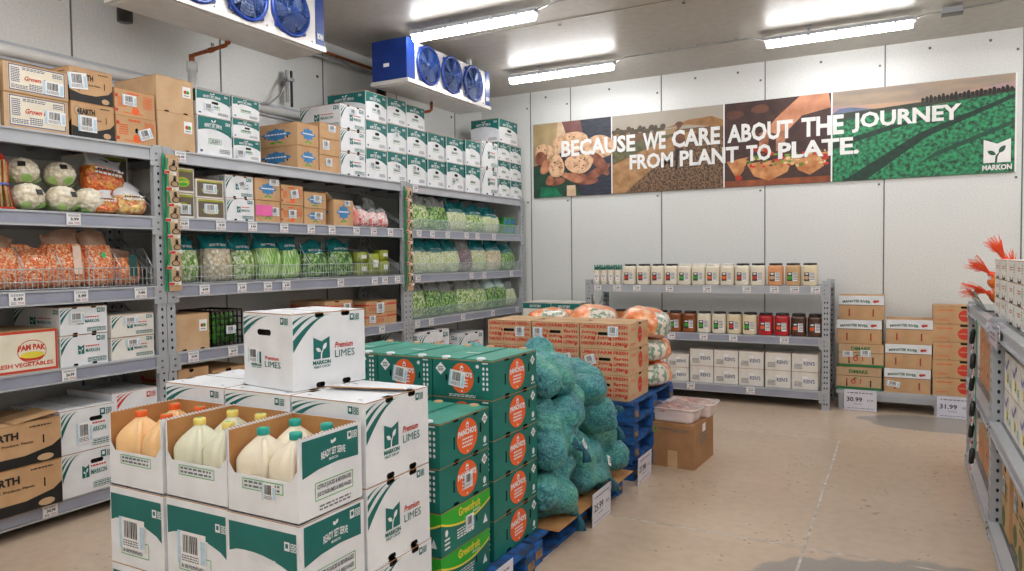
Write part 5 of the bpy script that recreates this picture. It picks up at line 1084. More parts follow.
# avocado cartons
TX = [(-2.04, -1.70), (-2.39, -2.052), (-2.74, -2.402)]
def teal_lid(o, dx, dy, dz):
    mb = MB(); a, b = dx/2, dy/2; lid = mat('teal_lid', '#3f9c86', '#358c78', .5)
    for s_ in (-1, 1): mb.box(s_*a if s_ < 0 else .012, -.012 if s_ < 0 else a, -b+.003, b-.003, dz+.0005, dz+.006, lid)
    for (x, y) in ((-.1, -b+.005), (.1, -b+.005), (-.1, b-.03), (.1, b-.03)): mb.lathe([(.022, 0), (.022, .012), (.018, .014)], kraft if y > 0 else white, 12, c=(x, y+.012, dz))
    fr = F((-a, -b, dz+.006), (1, 0, 0), (0, 1, 0)); mb.lines(fr, dx*.2, dy*.4, dx*.25, dy*.08, 1, white, .001)
    mb.build('lid', o)
for ci, (x0, x1) in enumerate(TX):
    for i in range(5):
        w = ('right', 'middle', 'left')[ci]
        jj = .006*((i*3+ci) % 3-1)
        o = crate('pancho', x1+jj, 2.955, 3.425, PZ+.1945*i, .1925 if i < 4 else .186, ('bottom', 'second', 'third', 'fourth', 'top')[i]+' one of the rear '+w+' tower', x0=x0+jj, group='teal avocado cartons', bars=[('Y', .42, .5, .09, .08, -.15)] if i == 4 else None)
        if i == 4: teal_lid(o, x1-x0, .47, .186)
for i, d in enumerate(('gf', 'gf', 'pancho', 'pancho')):
    o = crate(d, -1.70+.004*(i % 2), 2.49, 2.9, PZ+.1905*i, .189, ('bottom', 'second', 'third', 'top')[i]+' of the short front tower beside limes', x0=-2.04+.004*(i % 2), group='teal avocado cartons', bars=[('X', .55, .45, .07, .07)] if i in (1, 2) else None)
    if i == 3: teal_lid(o, .34, .41, .186)
for i, d in enumerate(('pancho',)*4): crate(d, -2.052, 2.49, 2.9, PZ+.1905*i, .189, ('bottom', 'second', 'third', 'top')[i]+' of the hidden tower behind the limes', x0=-2.39, group='teal avocado cartons')
# placards
def placard(name_, loc, rz, price, small, label, tilt=-.1, W=.3, H=.2, post=False):
    t = empty('price_placard', loc, rz); t.rotation_euler = (tilt, 0, rz); tag(t, label, 'sign', 'price placards')
    mb = MB(); mb.box(-W/2, W/2, -.0015, .0015, 0, H, mat('placard_white', '#dcdae6', '#d4d2de', .35, coat=.3)); mb.build('board', t)
    mb = MB(); fr = F((-W/2, -.0015, 0), (1, 0, 0), (0, 0, 1)); mb.lines(fr, W*.1, H*.8, W*.8, H*.09, 1, grey, .001); mb.text(fr, price, W*.08, H*.42, W*.48, H*.22, black, .001, bold=.02); mb.text(fr, small, W*.7, H*.46, W*.18, H*.1, grey, .001)
    mb.lines(fr, W*.3, H*.28, W*.25, H*.06, 1, grey, .001); mb.lines(fr, W*.1, H*.08, W*.8, H*.05, 1, grey, .001, seed=9); mb.build('print', t)
placard('s', (-1.585, 2.76, .003), PI/2, '9.99', '74.99', 'white price placard leaning on pallet below the teal cartons', .02)
placard('s', (-1.585, 4.05, .003), PI/2, '25.99', '28.9', 'white price placard leaning below the cabbage sacks', .02)
placard('s', (-1.60, 4.93, .003), PI/2, '27.98', '31.9', 'white price placard at the corner of the pallet stack', .02, H=.19)
placard('s', (-.352, 8.105, .003), 0, '30.99', '31.9', 'white 30.99 placard below the left tomato stack by the rack', -.03, H=.21)
placard('s', (.47, 8.08, .003), 0, '31.99', '33.9', 'white 31.99 placard below the red circle boxes', -.03, H=.21)

# cabbage sacks
netm = bpy.data.materials.new('teal_net_over_cabbage'); netm.use_nodes = True
def _net():
    nt = netm.node_tree; N = nt.nodes; L = nt.links; b = N['Principled BSDF']; tc = N.new('ShaderNodeTexCoord'); O = tc.outputs['Object']
    n1 = N.new('ShaderNodeTexNoise'); n1.inputs['Scale'].default_value = 6; n1.inputs['Detail'].default_value = 3; L.new(O, n1.inputs['Vector'])
    r_ = N.new('ShaderNodeValToRGB'); e = r_.color_ramp.elements; e[0].position = .36; e[0].color = lin('#14687a'); e[1].position = .7; e[1].color = lin('#58ac82'); k = e.new(.5); k.color = lin('#2e8f94'); L.new(n1.outputs['Fac'], r_.inputs[0])
    n2 = N.new('ShaderNodeTexNoise'); n2.inputs['Scale'].default_value = 24; n2.inputs['Detail'].default_value = 5; n2.inputs['Distortion'].default_value = 3.5; L.new(O, n2.inputs['Vector'])
    r2 = N.new('ShaderNodeValToRGB'); e = r2.color_ramp.elements; e[0].position = .42; e[0].color = lin('#0b4c60'); e[1].position = .6; e[1].color = lin('#7cc4bc'); L.new(n2.outputs['Fac'], r2.inputs[0])  # dark creases and bright fold highlights painted into the net colour
    x = N.new('ShaderNodeMix'); x.data_type = 'RGBA'; x.inputs[0].default_value = .45; L.new(r_.outputs[0], x.inputs[6]); L.new(r2.outputs[0], x.inputs[7]); L.new(x.outputs[2], b.inputs['Base Color'])
    b.inputs['Roughness'].default_value = .4; b.inputs['Coat Weight'].default_value = .25; b.inputs['Coat Roughness'].default_value = .3
    w = N.new('ShaderNodeTexWave'); w.inputs['Scale'].default_value = 60; w.inputs['Distortion'].default_value = 6; w.inputs['Detail'].default_value = 2; L.new(O, w.inputs['Vector'])
    bn = N.new('ShaderNodeBump'); bn.inputs['Strength'].default_value = .5; bn.inputs['Distance'].default_value = .004; L.new(w.outputs['Fac'], bn.inputs['Height']); L.new(bn.outputs[0], b.inputs['Normal'])
_net()
netdk = mat('bunched_net', '#0f5a6c', '#0a4454', .5, scale=20, bump=.4)
def sack(c, s, seed, label, knot=None, rz=0, tuft=(1, 0, -.2)):
    rr = random.Random(seed); sx, sy, sz = s; sph = []
    for i in range(11):
        for _ in range(30):
            p = np.array([rr.uniform(-sx/2+.085, sx/2-.085) if sx > .18 else 0, rr.uniform(-sy/2+.085, sy/2-.085), rr.uniform(-sz/2+.085, sz/2-.085)])
            if all(np.linalg.norm(p-q[0]) > .1 for q in sph): break
        sph.append((p, rr.uniform(.09, .108)))
    nu, nv = 88, 56; D = []
    for i in range(nv+1):
        ph = PI*i/nv
        for j in range(nu): th = 2*PI*j/nu; D.append((math.sin(ph)*math.cos(th)*sx, math.sin(ph)*math.sin(th)*sy, math.cos(ph)*sz))
    D = np.array(D); D /= np.linalg.norm(D, axis=1)[:, None]
    ext = max(s); T_ = np.linspace(ext*.75, .02, 90); R_ = np.zeros(len(D)); done = np.zeros(len(D), bool)
    C_ = np.array([q[0] for q in sph]); A_ = np.array([q[1] for q in sph])
    for t in T_:
        P = D*t; d = np.linalg.norm(P[:, None, :]-C_[None], axis=2)-A_[None]; k = 60.; f = -np.log(np.exp(-k*d).sum(1))/k
        hit = (f < 0.0) & ~done; R_[hit] = t; done |= hit
    R_ = np.where(done, R_, .05).reshape(nv+1, nu)
    for _ in range(1): R_[1:-1] = (R_[1:-1]*2+R_[:-2]+R_[2:]+np.roll(R_, 1, 1)[1:-1]+np.roll(R_, -1, 1)[1:-1])/6
    R_ = R_.reshape(-1); P = D*R_[:, None]
    tv = Vector(tuft).normalized()
    vs = []
    for p, d, r_ in zip(P, D, R_):
        v = Vector(p); dd = Vector(d); n = noise.noise(v*14+Vector((seed, 0, 0)))*.01+noise.noise(v*34+Vector((0, seed, 0)))*.004+.006*math.sin(26*math.atan2(d[1], d[2])+noise.noise(v*6)*6)*(1-abs(dd.dot(tv)))
        v += dd*n; v.z = max(v.z, -sz/2)
        kk = max(0, dd.dot(tv)-.93)/.07; v += tv*(kk*kk*.07)
        vs.append(v)
    fs = []
    for i in range(nv):
        for j in range(nu): fs.append((i*nu+j, (i+1)*nu+j, (i+1)*nu+(j+1) % nu, i*nu+(j+1) % nu))
    t = empty('cabbage_sack', (c[0]+.05, c[1], c[2]), rz); tag(t, label, 'sack', 'cabbage sacks')
    mb = MB(); mb.add(vs, fs, netm, True); mb.build('net_bag', t)
    # tied end: gathered net with a tail
    e = max((v for v in vs), key=lambda v: v.dot(tv)); mb = MB(); side = tv.cross(Vector((0, 0, 1))).normalized(); dn = Vector((0, 0, -1))
    mb.tube([e-tv*.07, e-tv*.02, e+tv*.015, e+tv*.03+dn*.02, e+tv*.035+dn*.06+side*.01], [.05, .022, .012, .02, .03], netdk, 10); mb.build('gathered_end', t)
    return t
SX = -1.67
sack((-1.84, 3.67, .325), (.46, .48, .38), 1, 'cabbage sack at the bottom front corner next to the teal cartons', tuft=(.8, .2, -.75))
sack((-1.85, 4.08, .335), (.44, .44, .4), 2, 'cabbage sack in the bottom row, middle one', tuft=(.9, .1, -.3))
sack((-1.86, 4.47, .39), (.44, .42, .5), 3, 'cabbage sack at the right end beside the pallet stack', tuft=(.5, .4, .7))
sack((-1.85, 3.66, .64), (.46, .46, .4), 4, 'cabbage sack in the middle row against the teal cartons', tuft=(.8, .4, -.5))
sack((-1.88, 4.1, .68), (.5, .6, .42), 5, 'long cabbage sack lying across the middle of the pile', tuft=(.7, .5, -.5))
sack((-1.95, 3.78, .94), (.5, .56, .36), 6, 'topmost cabbage sack of the pile', tuft=(.3, .9, -.35))
sack((-1.98, 4.46, .73), (.46, .4, .36), 7, 'small slumped cabbage sack in front of the tomato boxes', tuft=(.6, .6, -.5))
sack((-2.36, 3.72, .9), (.4, .46, .34), 8, 'cabbage sack at the back left of the pile top', tuft=(-.6, .6, .2))
sack((-2.38, 3.68, .39), (.44, .44, .5), 9, 'cabbage sack hidden in the back left of the pile', tuft=(-.6, .6, .2))
sack((-2.36, 4.2, .44), (.44, .5, .6), 10, 'cabbage sack hidden in the back right of the pile', tuft=(-.6, .6, .2))
for i, (y, z, a) in enumerate(((3.83, .52, .3), (4.2, .33, -.5))):
    mb = MB(); mb.box(-.001, .001, -.02, .02, -.03, .03, paper); mb.lines(F((.001, -.02, -.03), (0, 1, 0), (0, 0, 1)), .004, .01, .03, .04, 3, grey, .001); q = tag(mb.build('sack_tag', None, (-1.6+.01*i, y, z)), ('upper' if not i else 'lower')+' white paper tag on the cabbage sacks', 'tag'); q.rotation_euler = (a, -.3, .1)
# tomato boxes
for ci, (x0, x1) in enumerate(((-2.078, -1.70), (-2.475, -2.09), (-2.86, -2.485))):
    for i in range(3):
        w = ('right', 'middle', 'left')[ci]
        crate('lip', x1+.004*((i+ci) % 2), 4.9, 5.335, .5605+.186*i, .184, ('bottom', 'middle', 'top')[i]+' of the '+w+' column on the pallets', x0=x0+.004*((i+ci) % 2), group='tomato boxes', bars=[('Y', (.12, .2, .68)[i] if ci == 0 else (.5, .75, .12)[i] if ci == 1 else .75, .55 if ci or i < 2 else .7, .08, .075, (.3, .3, 0)[i])])
# carrot bags behind them
carfilm = mat('orange_carrot_bag', '#fbc8a0', '#ea7c40', .3, scale=16, coat=.6, bump=.4, bscale=20, pos=(.38, .62), c3='#f59c64')
printf = mat('white_green_printed_film', '#e8ded2', '#7f9e86', .3, scale=22, coat=.6, pos=(.44, .5))
def pillow(dx, dy, dz, m, seed, rng=None, off=0):
    mb = MB(); nu, nv = 48, 24; vs = []; fs = []
    for i in range(nv+1):
        ph = PI*i/nv
        for j in range(nu):
            th = 2*PI*j/nu; d = Vector((math.sin(ph)*math.cos(th), math.sin(ph)*math.sin(th), math.cos(ph))); e = 2.6
            q = (abs(d.x)**e+abs(d.y)**e+abs(d.z)**e)**(-1/e); v = Vector((d.x*dx/2, d.y*dy/2, d.z*dz/2))*q
            n = noise.noise(v*11+Vector((seed*5, 0, 0)))*.02+noise.noise(v*26+Vector((0, seed*5, 0)))*.009
            v += d*(n+off); vs.append(v)
    for i in range(nv):
        for j in range(nu):
            th = 2*PI*(j+.5)/nu
            if rng and not (rng[0] < (th+PI) % (2*PI)-PI < rng[1] and rng[2] < i/nv < rng[3]): continue
            fs.append((i*nu+j, (i+1)*nu+j, (i+1)*nu+(j+1) % nu, i*nu+(j+1) % nu))
    mb.add(vs, fs, m, True); return mb
for i, (x, z, s, rz, ry, lb) in enumerate(((-1.80, .665, 1, .05, 0, 'lowest carrot bag at the end of the pallet stack'), (-1.81, .86, 2, -.1, 0, 'middle carrot bag at the end of the pallet stack'), (-1.80, 1.07, 3, .12, .22, 'big top carrot bag with printed film, leaning right'), (-2.24, .665, 4, 0, 0, 'hidden low carrot bag in the second row'), (-2.24, .86, 5, 0, 0, 'hidden middle carrot bag in the second row'), (-2.25, 1.08, 6, .1, .1, 'carrot bag on top behind the middle tomato boxes'), (-2.62, .665, 7, 0, 0, 'hidden low carrot bag in the third row'), (-2.62, .86, 8, 0, 0, 'hidden middle carrot bag in the third row'), (-2.63, 1.07, 9, -.1, 0, 'leftmost top carrot bag behind the tomato boxes'))):
    t = empty('carrot_sack', (x, 5.60, z)); t.rotation_euler = (0, ry, rz); tag(t, lb, 'bag', 'carrot bags on the pallet stack')
    pillow(.38, .48, .19 if s not in (3, 6) else .23, carfilm, s).build('bag_body', t)
    pillow(.38, .48, .19 if s not in (3, 6) else .23, printf, s, (-1.4, -.15, .2, .7) if s != 3 else (-.9, .7, .15, .6), .003).build('printed_panel', t)

# brown carton with two trays
t = empty('shipping_carton', (-1.492, 5.572, 0), math.radians(-3)); tag(t, 'brown taped carton on the floor beside the pallet stack', 'box')
mb = carton_mesh(.33, .5, .335, kraftd, None, None, [(.3, .0, .305, .01)], [], topcut=False); mb.build('carton_body', t)
mb = MB(); fr = F((-.165, -.25, 0), (1, 0, 0), (0, 0, 1)); mb.rect(fr, .125, .0, .2, .13, kraft, .001); mb.rect(fr, .02, .26, .035, .3, green, .001); mb.lines(fr, .05, .28, .11, .02, 1, grey, .001); mb.lines(fr, .17, .27, .12, .025, 2, grey, .001)
fr = F((.165, -.25, 0), (0, 1, 0), (0, 0, 1)); mb.lines(fr, .12, .16, .2, .09, 3, grey, .001); mb.build('printed_text', t)
mb = MB(); mb.rect(F((.165, -.25, 0), (0, 1, 0), (0, 0, 1)), .2, .25, .28, .31, paper, .002); mb.build('shipping_label', t)
trayw = mat('translucent_tray', '#f1e4e2', '#e8d6d4', .25, sss=.2, coat=.4); trayf = mat('pink_meat', '#d8a29a', '#b97a72', .35, scale=14, coat=.8, pos=(.4, .6), c3='#e3c3ba')
def tray():
    t = empty('meat_tray', (0, 0, 0)); mb = MB(); n = 56; vs = []; fs = []; prof = [(.9, .0, 0), (.93, .012, 1), (.99, .085, 1), (1.0, .095, 0), (1.12, .098, 0), (1.13, .104, 0), (1.1, .106, 0)]
    for (q, z, rb) in prof:
        for k in range(n):
            a = 2*PI*k/n; c, s_ = math.cos(a), math.sin(a); e = 8; r_ = (abs(c)**e+abs(s_)**e)**(-1/e)*q*(1-.025*rb*(k % 2)); vs.append((.125*r_*c, .19*r_*s_, z))
    for i in range(len(prof)-1):
        for k in range(n): fs.append((i*n+k, i*n+(k+1) % n, (i+1)*n+(k+1) % n, (i+1)*n+k))
    fs.append(tuple(range(n))[::-1]); mb.add(vs, fs, trayw, True); mb.build('tray_body', t)
    mb = pillow(.25, .37, .05, trayf, 4); mb.v = [(x, y, z+.082) for x, y, z in mb.v]; mb.build('contents', t)
    mb = MB(); mb.poly([(.137, -.205, .1075), (.137, .205, .1075), (-.137, .205, .1075), (-.137, -.205, .1075)][::1], mat('tray_lid_film', '#f4e6e4', None, .12, alpha=.35, coat=.8)); mb.build('lid_film', t); return t
tr = inst('tray', tray, (-1.52, 5.47, .338), PI/2-.1, 'front clear tray of pink meat on the brown carton', 'tray', 'meat trays')
tr.scale = (.92, .92, 1)
tr = inst('tray', tray, (-1.46, 5.73, .338), PI/2-.02, 'rear clear tray of pink meat on the brown carton', 'tray', 'meat trays'); tr.scale = (.92, .92, 1)
# ------------------------------------------------------------------ back rack contents
jarl = [blackp, mat('white_lid', '#efe9e0', '#e4ded4', .4)]
JC = dict(cream=mat('mayonnaise', '#efe5d2', '#e9dec8', .35, coat=.3), cream2=mat('pale_dressing', '#ecdcbc', '#e6d4b0', .35, coat=.3), tan=mat('tan_dressing', '#d8b184', '#cfa675', .35, coat=.3), orange=mat('orange_dressing', '#e9a878', '#e29c68', .35, coat=.3), amber=mat('amber_dressing', '#c77a2c', '#b0651e', .25, coat=.6), gold=mat('golden_dressing', '#ea952a', '#e08518', .25, coat=.6), brown=mat('brown_dressing', '#9c5a2c', '#82471f', .25, coat=.6), red=mat('red_dressing', '#c8202a', '#b4141e', .25, coat=.6), dark=mat('dark_dressing', '#5a3524', '#472819', .25, coat=.6))
def jar(key, lid, pic, sq=True):
    t = empty('gallon_jar', (0, 0, 0)); m_ = JC[key]; mb = MB()
    mb.lathe([(.06, 0), (.073, .006), (.0765, .02), (.0765, .185), (.0755, .198), (.072, .207), (.064, .213), (.062, .216)], m_, 32, sq=4 if sq else 0); mb.build('jar_body', t)
    mb = MB(); mb.lathe([(.064, .2135), (.0665, .215), (.0665, .235), (.063, .237), (.002, .2375)], jarl[lid], 32); mb.build('lid', t)
    mb = MB(); fr = F((-.075, -.0785, .0), (1, 0, 0), (0, 0, 1)); mb.rect(fr, .025, .05, .125, .14, paper, .0); mb.rect(fr, .025, .05, .076, .14, mat('charcoal_label', '#4a423c', '#3c352f', .5), .0012); mb.ell(fr, .049, .085, .024, .02, [red, green, orange, mat('tan_pic', '#d8b184', None)][pic % 4], .002, 12); mb.ell(fr, .05, .125, .018, .008, paper, .002, 10); mb.lines(fr, .084, .06, .04, .08, 5, grey, .0016, seed=pic); mb.build('label', t)
    return t
xs = [-2.863, -2.693, -2.526, -2.361, -2.212, -2.054, -1.898, -1.746, -1.585, -1.428, -1.263, -1.072, -.915, -.742]
spec = ['cream']*10+['orange', 'tan', 'cream2']; lids = [0, 0, 0, 0, 1, 1, 1, 1, 0, 0, 0, 0, 0]; pics = [0, 0, 0, 0, 1, 1, 2, 2, 0, 0, 3, 1, 3]
ordn = ['first', 'second', 'third', 'fourth', 'fifth', 'sixth', 'seventh', 'eighth', 'ninth', 'tenth', 'eleventh', 'twelfth', 'thirteenth', 'fourteenth']
for i in range(13):
    inst(('jar', spec[i], lids[i], pics[i]), lambda: jar(spec[i], lids[i], pics[i]), ((xs[i]+xs[i+1])/2, 8.075, RL[2]), 0, '%s jar with %s lid, %s gallon jar from the left, top of back rack' % (dict(cream='cream', cream2='pale', orange='orange', tan='tan')[spec[i]], 'black' if not lids[i] else 'white', ordn[i]), 'jar', 'jars on top of the back rack')
spec2 = ['amber', 'amber', 'gold', 'gold', 'brown', 'brown', 'cream', 'cream', 'cream2', 'cream2', 'red', 'red', 'dark', 'dark']; pics2 = [0, 0, 2, 2, 1, 1, 1, 1, 0, 1, 2, 2, 2, 2]
for i in range(14):
    inst(('jar', spec2[i], 0, pics2[i]), lambda: jar(spec2[i], 0, pics2[i]), (-2.9+.1635*i, 8.085, RL[1]), 0, '%s jar with black lid, %s from the left, middle shelf of back rack' % (dict(cream='cream', cream2='pale cream', amber='amber', gold='golden', brown='brown', red='red', dark='dark brown')[spec2[i]], ordn[i]), 'jar', 'jars on the middle shelf of the back rack')
def bottle():
    t = empty('dressing_bottle', (0, 0, 0)); mb = MB(); mb.lathe([(.03, 0), (.038, .006), (.039, .15), (.034, .168), (.024, .18)], JC['cream'], 18); mb.build('bottle_body', t)
    mb = MB(); mb.lathe([(.038, .172), (.041, .175), (.041, .228), (.039, .23)], mat('speckled_green_sleeve', '#0f6a58', '#d8e4dc', .4, scale=60, pos=(.4, .45)), 18); mb.build('cap', t)
    mb = MB(); fr = F((-.03, -.0405, 0), (1, 0, 0), (0, 0, 1)); mb.rect(fr, .006, .04, .054, .12, paper, 0); mb.ell(fr, .03, .06, .008, .008, orange, .001, 8); mb.lines(fr, .012, .08, .036, .03, 2, grey, .001); mb.build('label', t); return t
for i in range(4): inst('bot', bottle, (-3.18+.0885*i, 8.05, RL[2]), 0, '%s small green-topped dressing bottle from the left, on the back rack' % ordn[i], 'bottle', 'green topped bottles')
def can():
    t = empty('can', (0, 0, 0)); mb = MB(); mb.lathe([(.03, 0), (.036, .003), (.036, .19), (.03, .2), (.026, .203)], mat('teal_can', '#3f7f7c', '#123f40', .3, scale=30, pos=(.4, .6)), 16); mb.build('can_body', t)
    mb = MB(); mb.lathe([(.027, .203), (.027, .206)], steelw, 16); mb.build('can_lid', t); return t
for i in range(6): inst('can', can, (-3.17+(i % 3)*.085, 8.06+.09*(i//3), RL[1]), 0, '%s dark teal can in the %s row, left end of the back rack' % (('left', 'centre', 'right')[i % 3], 'front' if i < 3 else 'rear'), 'can', 'dark teal cans')
def d_kens(mb, fr, W, H, k): mb.text(fr, "KEN'S", W*.46, H*.36, W*.42, H*.22, navy, bold=.015); mb.lines(fr, W*.1, H*.14, W*.3, H*.3, 4, grey, seed=k); mb.rect(fr, W*.4, H*.6, W*.6, H*.76, paper)
DES['kens'] = (whitew, None, d_kens, [], []); LOOK['kens'] = 'white carton with navy lettering'
ks = [(-2.33, -2.09, .155), (-2.07, -1.815, .187), (-1.805, -1.55, .187), (-1.54, -1.285, .187), (-1.265, -1.01, .187), (-1.0, -.745, .187), (-2.6, -2.345, .155)]
for ci, (x0, x1, h) in enumerate(ks):
    for j in range(2):
        crate('kens', x1, 8.03, 8.33, RL[0]+.001+h*j, h-.002, ('lower' if not j else 'upper')+', %s, bottom shelf of back rack' % ('second pair from left', 'third pair from left', 'fourth pair from left', 'third pair from right', 'second pair from right', 'rightmost pair', 'leftmost pair')[ci], x0=x0, group='white cartons on the back rack')
# cases between left shelving and back rack
for ci, (x0, x1) in enumerate(((-4.15, -3.77), (-3.76, -3.38))):
    for j in range(4): crate('rtslow', x1, 7.98, 8.45, .002+.262*j, .26, ('bottom', 'second', 'third', 'top')[j]+' of the %s stack in the back corner' % ('left', 'right')[ci], x0=x0, group='cases in the back corner')

# ------------------------------------------------------------------ low stand with tomato boxes
t = empty('low_stand', (.3, 8.4, 0)); tag(t, 'low grey platform stand holding tomato boxes by the back wall', 'stand')
mb = MB(); mb.box(-.88, 1.1, -.24, .24, .158, .19, steelw); mb.build('platform', t)
for x in (-.86, .0, 1.04):
    for y in (-.22, .19): mb = MB(); mb.box(x, x+.05, y, y+.03, 0, .1575, steelw); mb.build('leg', t)
mb = MB(); mb.box(-.8, 1.02, -.235, -.2, .1, .157, steel); mb.build('front_rail', t)
mand = mat('manatee_green', '#3c6a4a', None)
def d_man(mb, fr, W, H, k):
    mb.rect(fr, 0, H*.62, W, H*.995, white, .004); mb.rect(fr, 0, H*.6, W, H*.62, dark, .002)
    mb.text(fr, 'MANATEE RIVER', W*.08, H*.72, W*.62, H*.11, mand, .005, bold=.04, arch=H*.04); tomato_icon(mb, fr, W*.8, H*.76, H*.075, .005)
    for x in (.22, .75): mb.rect(fr, W*x+.004, H*.16, W*x+.012, H*.42, red, .0012)
def d_dim(mb, fr, W, H, k):
    mb.rect(fr, 0, 0, W, H*.12, mat('box_green', '#2f7a42', None)); mb.rect(fr, 0, H*.6, W, H*.62, dark, .001); mb.text(fr, 'DiMARE', W*.28, H*.72, W*.42, H*.16, MATS['box_green'], .002, bold=.04)
    mb.ell(fr, W*.38, H*.36, H*.1, H*.11, red, .0014, 14); mb.ell(fr, W*.38, H*.35, H*.055, H*.06, kraft, .002, 12); mb.dec(fr, leaf(W*.42, H*.5, W*.05, H*.03, .3), MATS['box_green'])
    for x in (.23, .53): mb.rect(fr, W*x, H*.26, W*x+.008, H*.5, red, .0012)
def d_rc(mb, fr, W, H, k):
    mb.ell(fr, W*.72, H*.46, W*.15, H*.32, red, .0014, 20); mb.lines(fr, W*.6, H*.4, W*.28, H*.12, 1, kraft2, .002); mb.lines(fr, W*.1, H*.7, W*.36, H*.12, 1, orange, seed=3); mb.lines(fr, W*.1, H*.16, W*.26, H*.1, 1, orange, seed=8)
SLT = [(.22, .14, .25, .44), (.75, .14, .78, .44)]
DES['man'] = (kraft2, None, d_man, [], SLT); LOOK['man'] = 'brown box with white lid and tomatoes'
DES['dim'] = (kraft, None, d_dim, [], SLT); LOOK['dim'] = 'kraft tomato box with green base stripe'
DES['rc'] = (kraft2, None, d_rc, [], [(.62, .86, .84, 1), (.36, .0, .38, .06)]); LOOK['rc'] = 'tan box with big red circle'
z = .191
for i, (d, h) in enumerate((('dim', .237), ('dim', .243), ('man', .25), ('man', .25))):
    crate(d, -.155+.01*((i % 2)*2-1), 8.25, 8.6, z, h-.002, ('bottom', 'second', 'third', 'top')[i]+' in the left stack of the stand', x0=-.575+.01*((i % 2)*2-1), bars=[('Y', .6, .6, .1, .07), ('Y', .2, .55, .1, .06)] if i == 1 else None); z += h
z = .191
for i in range(3): crate('man', .27+.008*i, 8.25, 8.6, z, .246, ('bottom', 'middle', 'top')[i]+' in the centre stack of the stand', x0=-.14+.008*i, bars=[('Y', .2, .35, .12, .06, -.15)] if i == 0 else None); z += .248
z = .191
for i in range(5): crate('rc', .66-.005*(i % 2), 8.25, 8.6, z, .176, ('bottom', 'second', 'third', 'fourth', 'top')[i]+' in the right stack of the stand', x0=.29-.005*(i % 2)); z += .178

# ------------------------------------------------------------------ right rack contents
purp = mat('purple_print', '#8c86b8', '#6f68a0', .5)
def d_slot(mb, fr, W, H, k): mb.rect(fr, W*.3, 0, W*.36, H*.22, black, .0012); mb.rect(fr, W*.64, 0, W*.7, H*.22, black, .0012); mb.rect(fr, W*.36, 0, W*.64, H*.1, black, .0012); mb.lines(fr, W*.3, H*.5, W*.35, H*.22, 2, red, seed=k); mb.lines(fr, W*.78, H*.4, W*.12, H*.45, 4, green, seed=k)
def d_purp(mb, fr, W, H, k):
    n = 8; mb.dec(fr, [(W*(.1+.5*t/n), H*(.75-.12*math.sin(t/n*PI*1.6))) for t in range(n+1)]+[(W*(.6-.5*t/n), H*(.62-.12*math.sin((1-t/n)*PI*1.6))) for t in range(n+1)], purp)
    mb.ell(fr, W*.45, H*.34, W*.12, H*.16, yellow); mb.ell(fr, W*.47, H*.33, W*.07, H*.1, black, .002, 12); mb.ell(fr, W*.46, H*.35, W*.06, H*.07, yellow, .0026, 12); mb.lines(fr, W*.7, H*.15, W*.22, H*.2, 3, green, seed=k)
def d_grn(mb, fr, W, H, k): gm = mat('moss_green_print', '#5f6a34', None); mb.ell(fr, W*.3, H*.22, W*.22, H*.16, gm); mb.lines(fr, W*.15, H*.5, W*.6, H*.28, 3, gm, seed=2); mb.rect(fr, 0, 0, W, H*.04, gm)
DES['slot'] = (whitew, d_slot, d_slot, [], []); LOOK['slot'] = 'small notched white carton'
DES['purp'] = (whitew, d_purp, d_purp, [], []); LOOK['purp'] = 'white carton with purple wave'
DES['grn'] = (kraft2, d_grn, d_grn, [(.3, .9, .5, 1)], [(.4, .86, .6, .93)]); LOOK['grn'] = 'tan carton with moss green print'
def rcrate(d, y0, y1, z, h, where, dep=.42, x=.52, bars=None, group=None): return crate(d, x+dep, y0, y1, z, h, where, dep, bars, group, rz=PI)
for ci, (y0, y1) in enumerate(((4.82, 5.4), (4.2, 4.78), (3.58, 4.16))):
    for j in range(3):
        for q in range(2):
            ya = y0+.292*q; rcrate('slot', ya, ya+.288, RR[2]+.001+.114*j, .112, ('bottom', 'middle', 'top')[j]+' row, right rack top, %s stack from far end' % ordn[ci*2+1-q], group='small notched cartons')
for ci in range(5):
    y1 = 4.72-.29*ci
    for j in range(2): rcrate('purp', y1-.286, y1, RR[1]+.001+.2*j, .198, ('lower' if not j else 'upper')+', right rack middle, %s pair from the far end' % ordn[ci], dep=.38, x=.505, group='cartons with purple wave')
for ci in range(4):
    y1 = 4.72-.31*ci; rcrate('grn', y1-.305, y1, RR[0]+.001, .36, 'right rack bottom, %s from the post' % ordn[ci], dep=.4, x=.50+.015*(ci % 2), group='tan cartons on the right rack', bars=[('X', .35, .7, .09, .09)] if ci < 2 else None)
for ci in range(3):
    y1 = 6.3-.36*ci
    for j in range(2): rcrate('orange', y1-.35, y1, RR[1]+.001+.2*j, .198, ('lower' if not j else 'upper')+', right rack far bay middle, %s pair' % ordn[ci], x=.52, group='tan cartons in the far right bay')
    rcrate('orange', y1-.35, y1, RR[0]+.001, .24, 'right rack far bay bottom, %s from the far end' % ordn[ci], x=.52, group='tan cartons in the far right bay')
pinkm = mat('pink_net', '#e0486c', '#b82448', .4, scale=30, coat=.4)
for i in range(2):
    mb = pillow(.3, .26, .2, pinkm, 20+i); tag(mb.build('pink_sack', None, (.68, 5.1-.0+.0*i-.28*i+.1, RR[0]+.12+.0*i)), ('far' if not i else 'near')+' bright pink net sack on the lowest right shelf', 'sack', 'pink sacks')
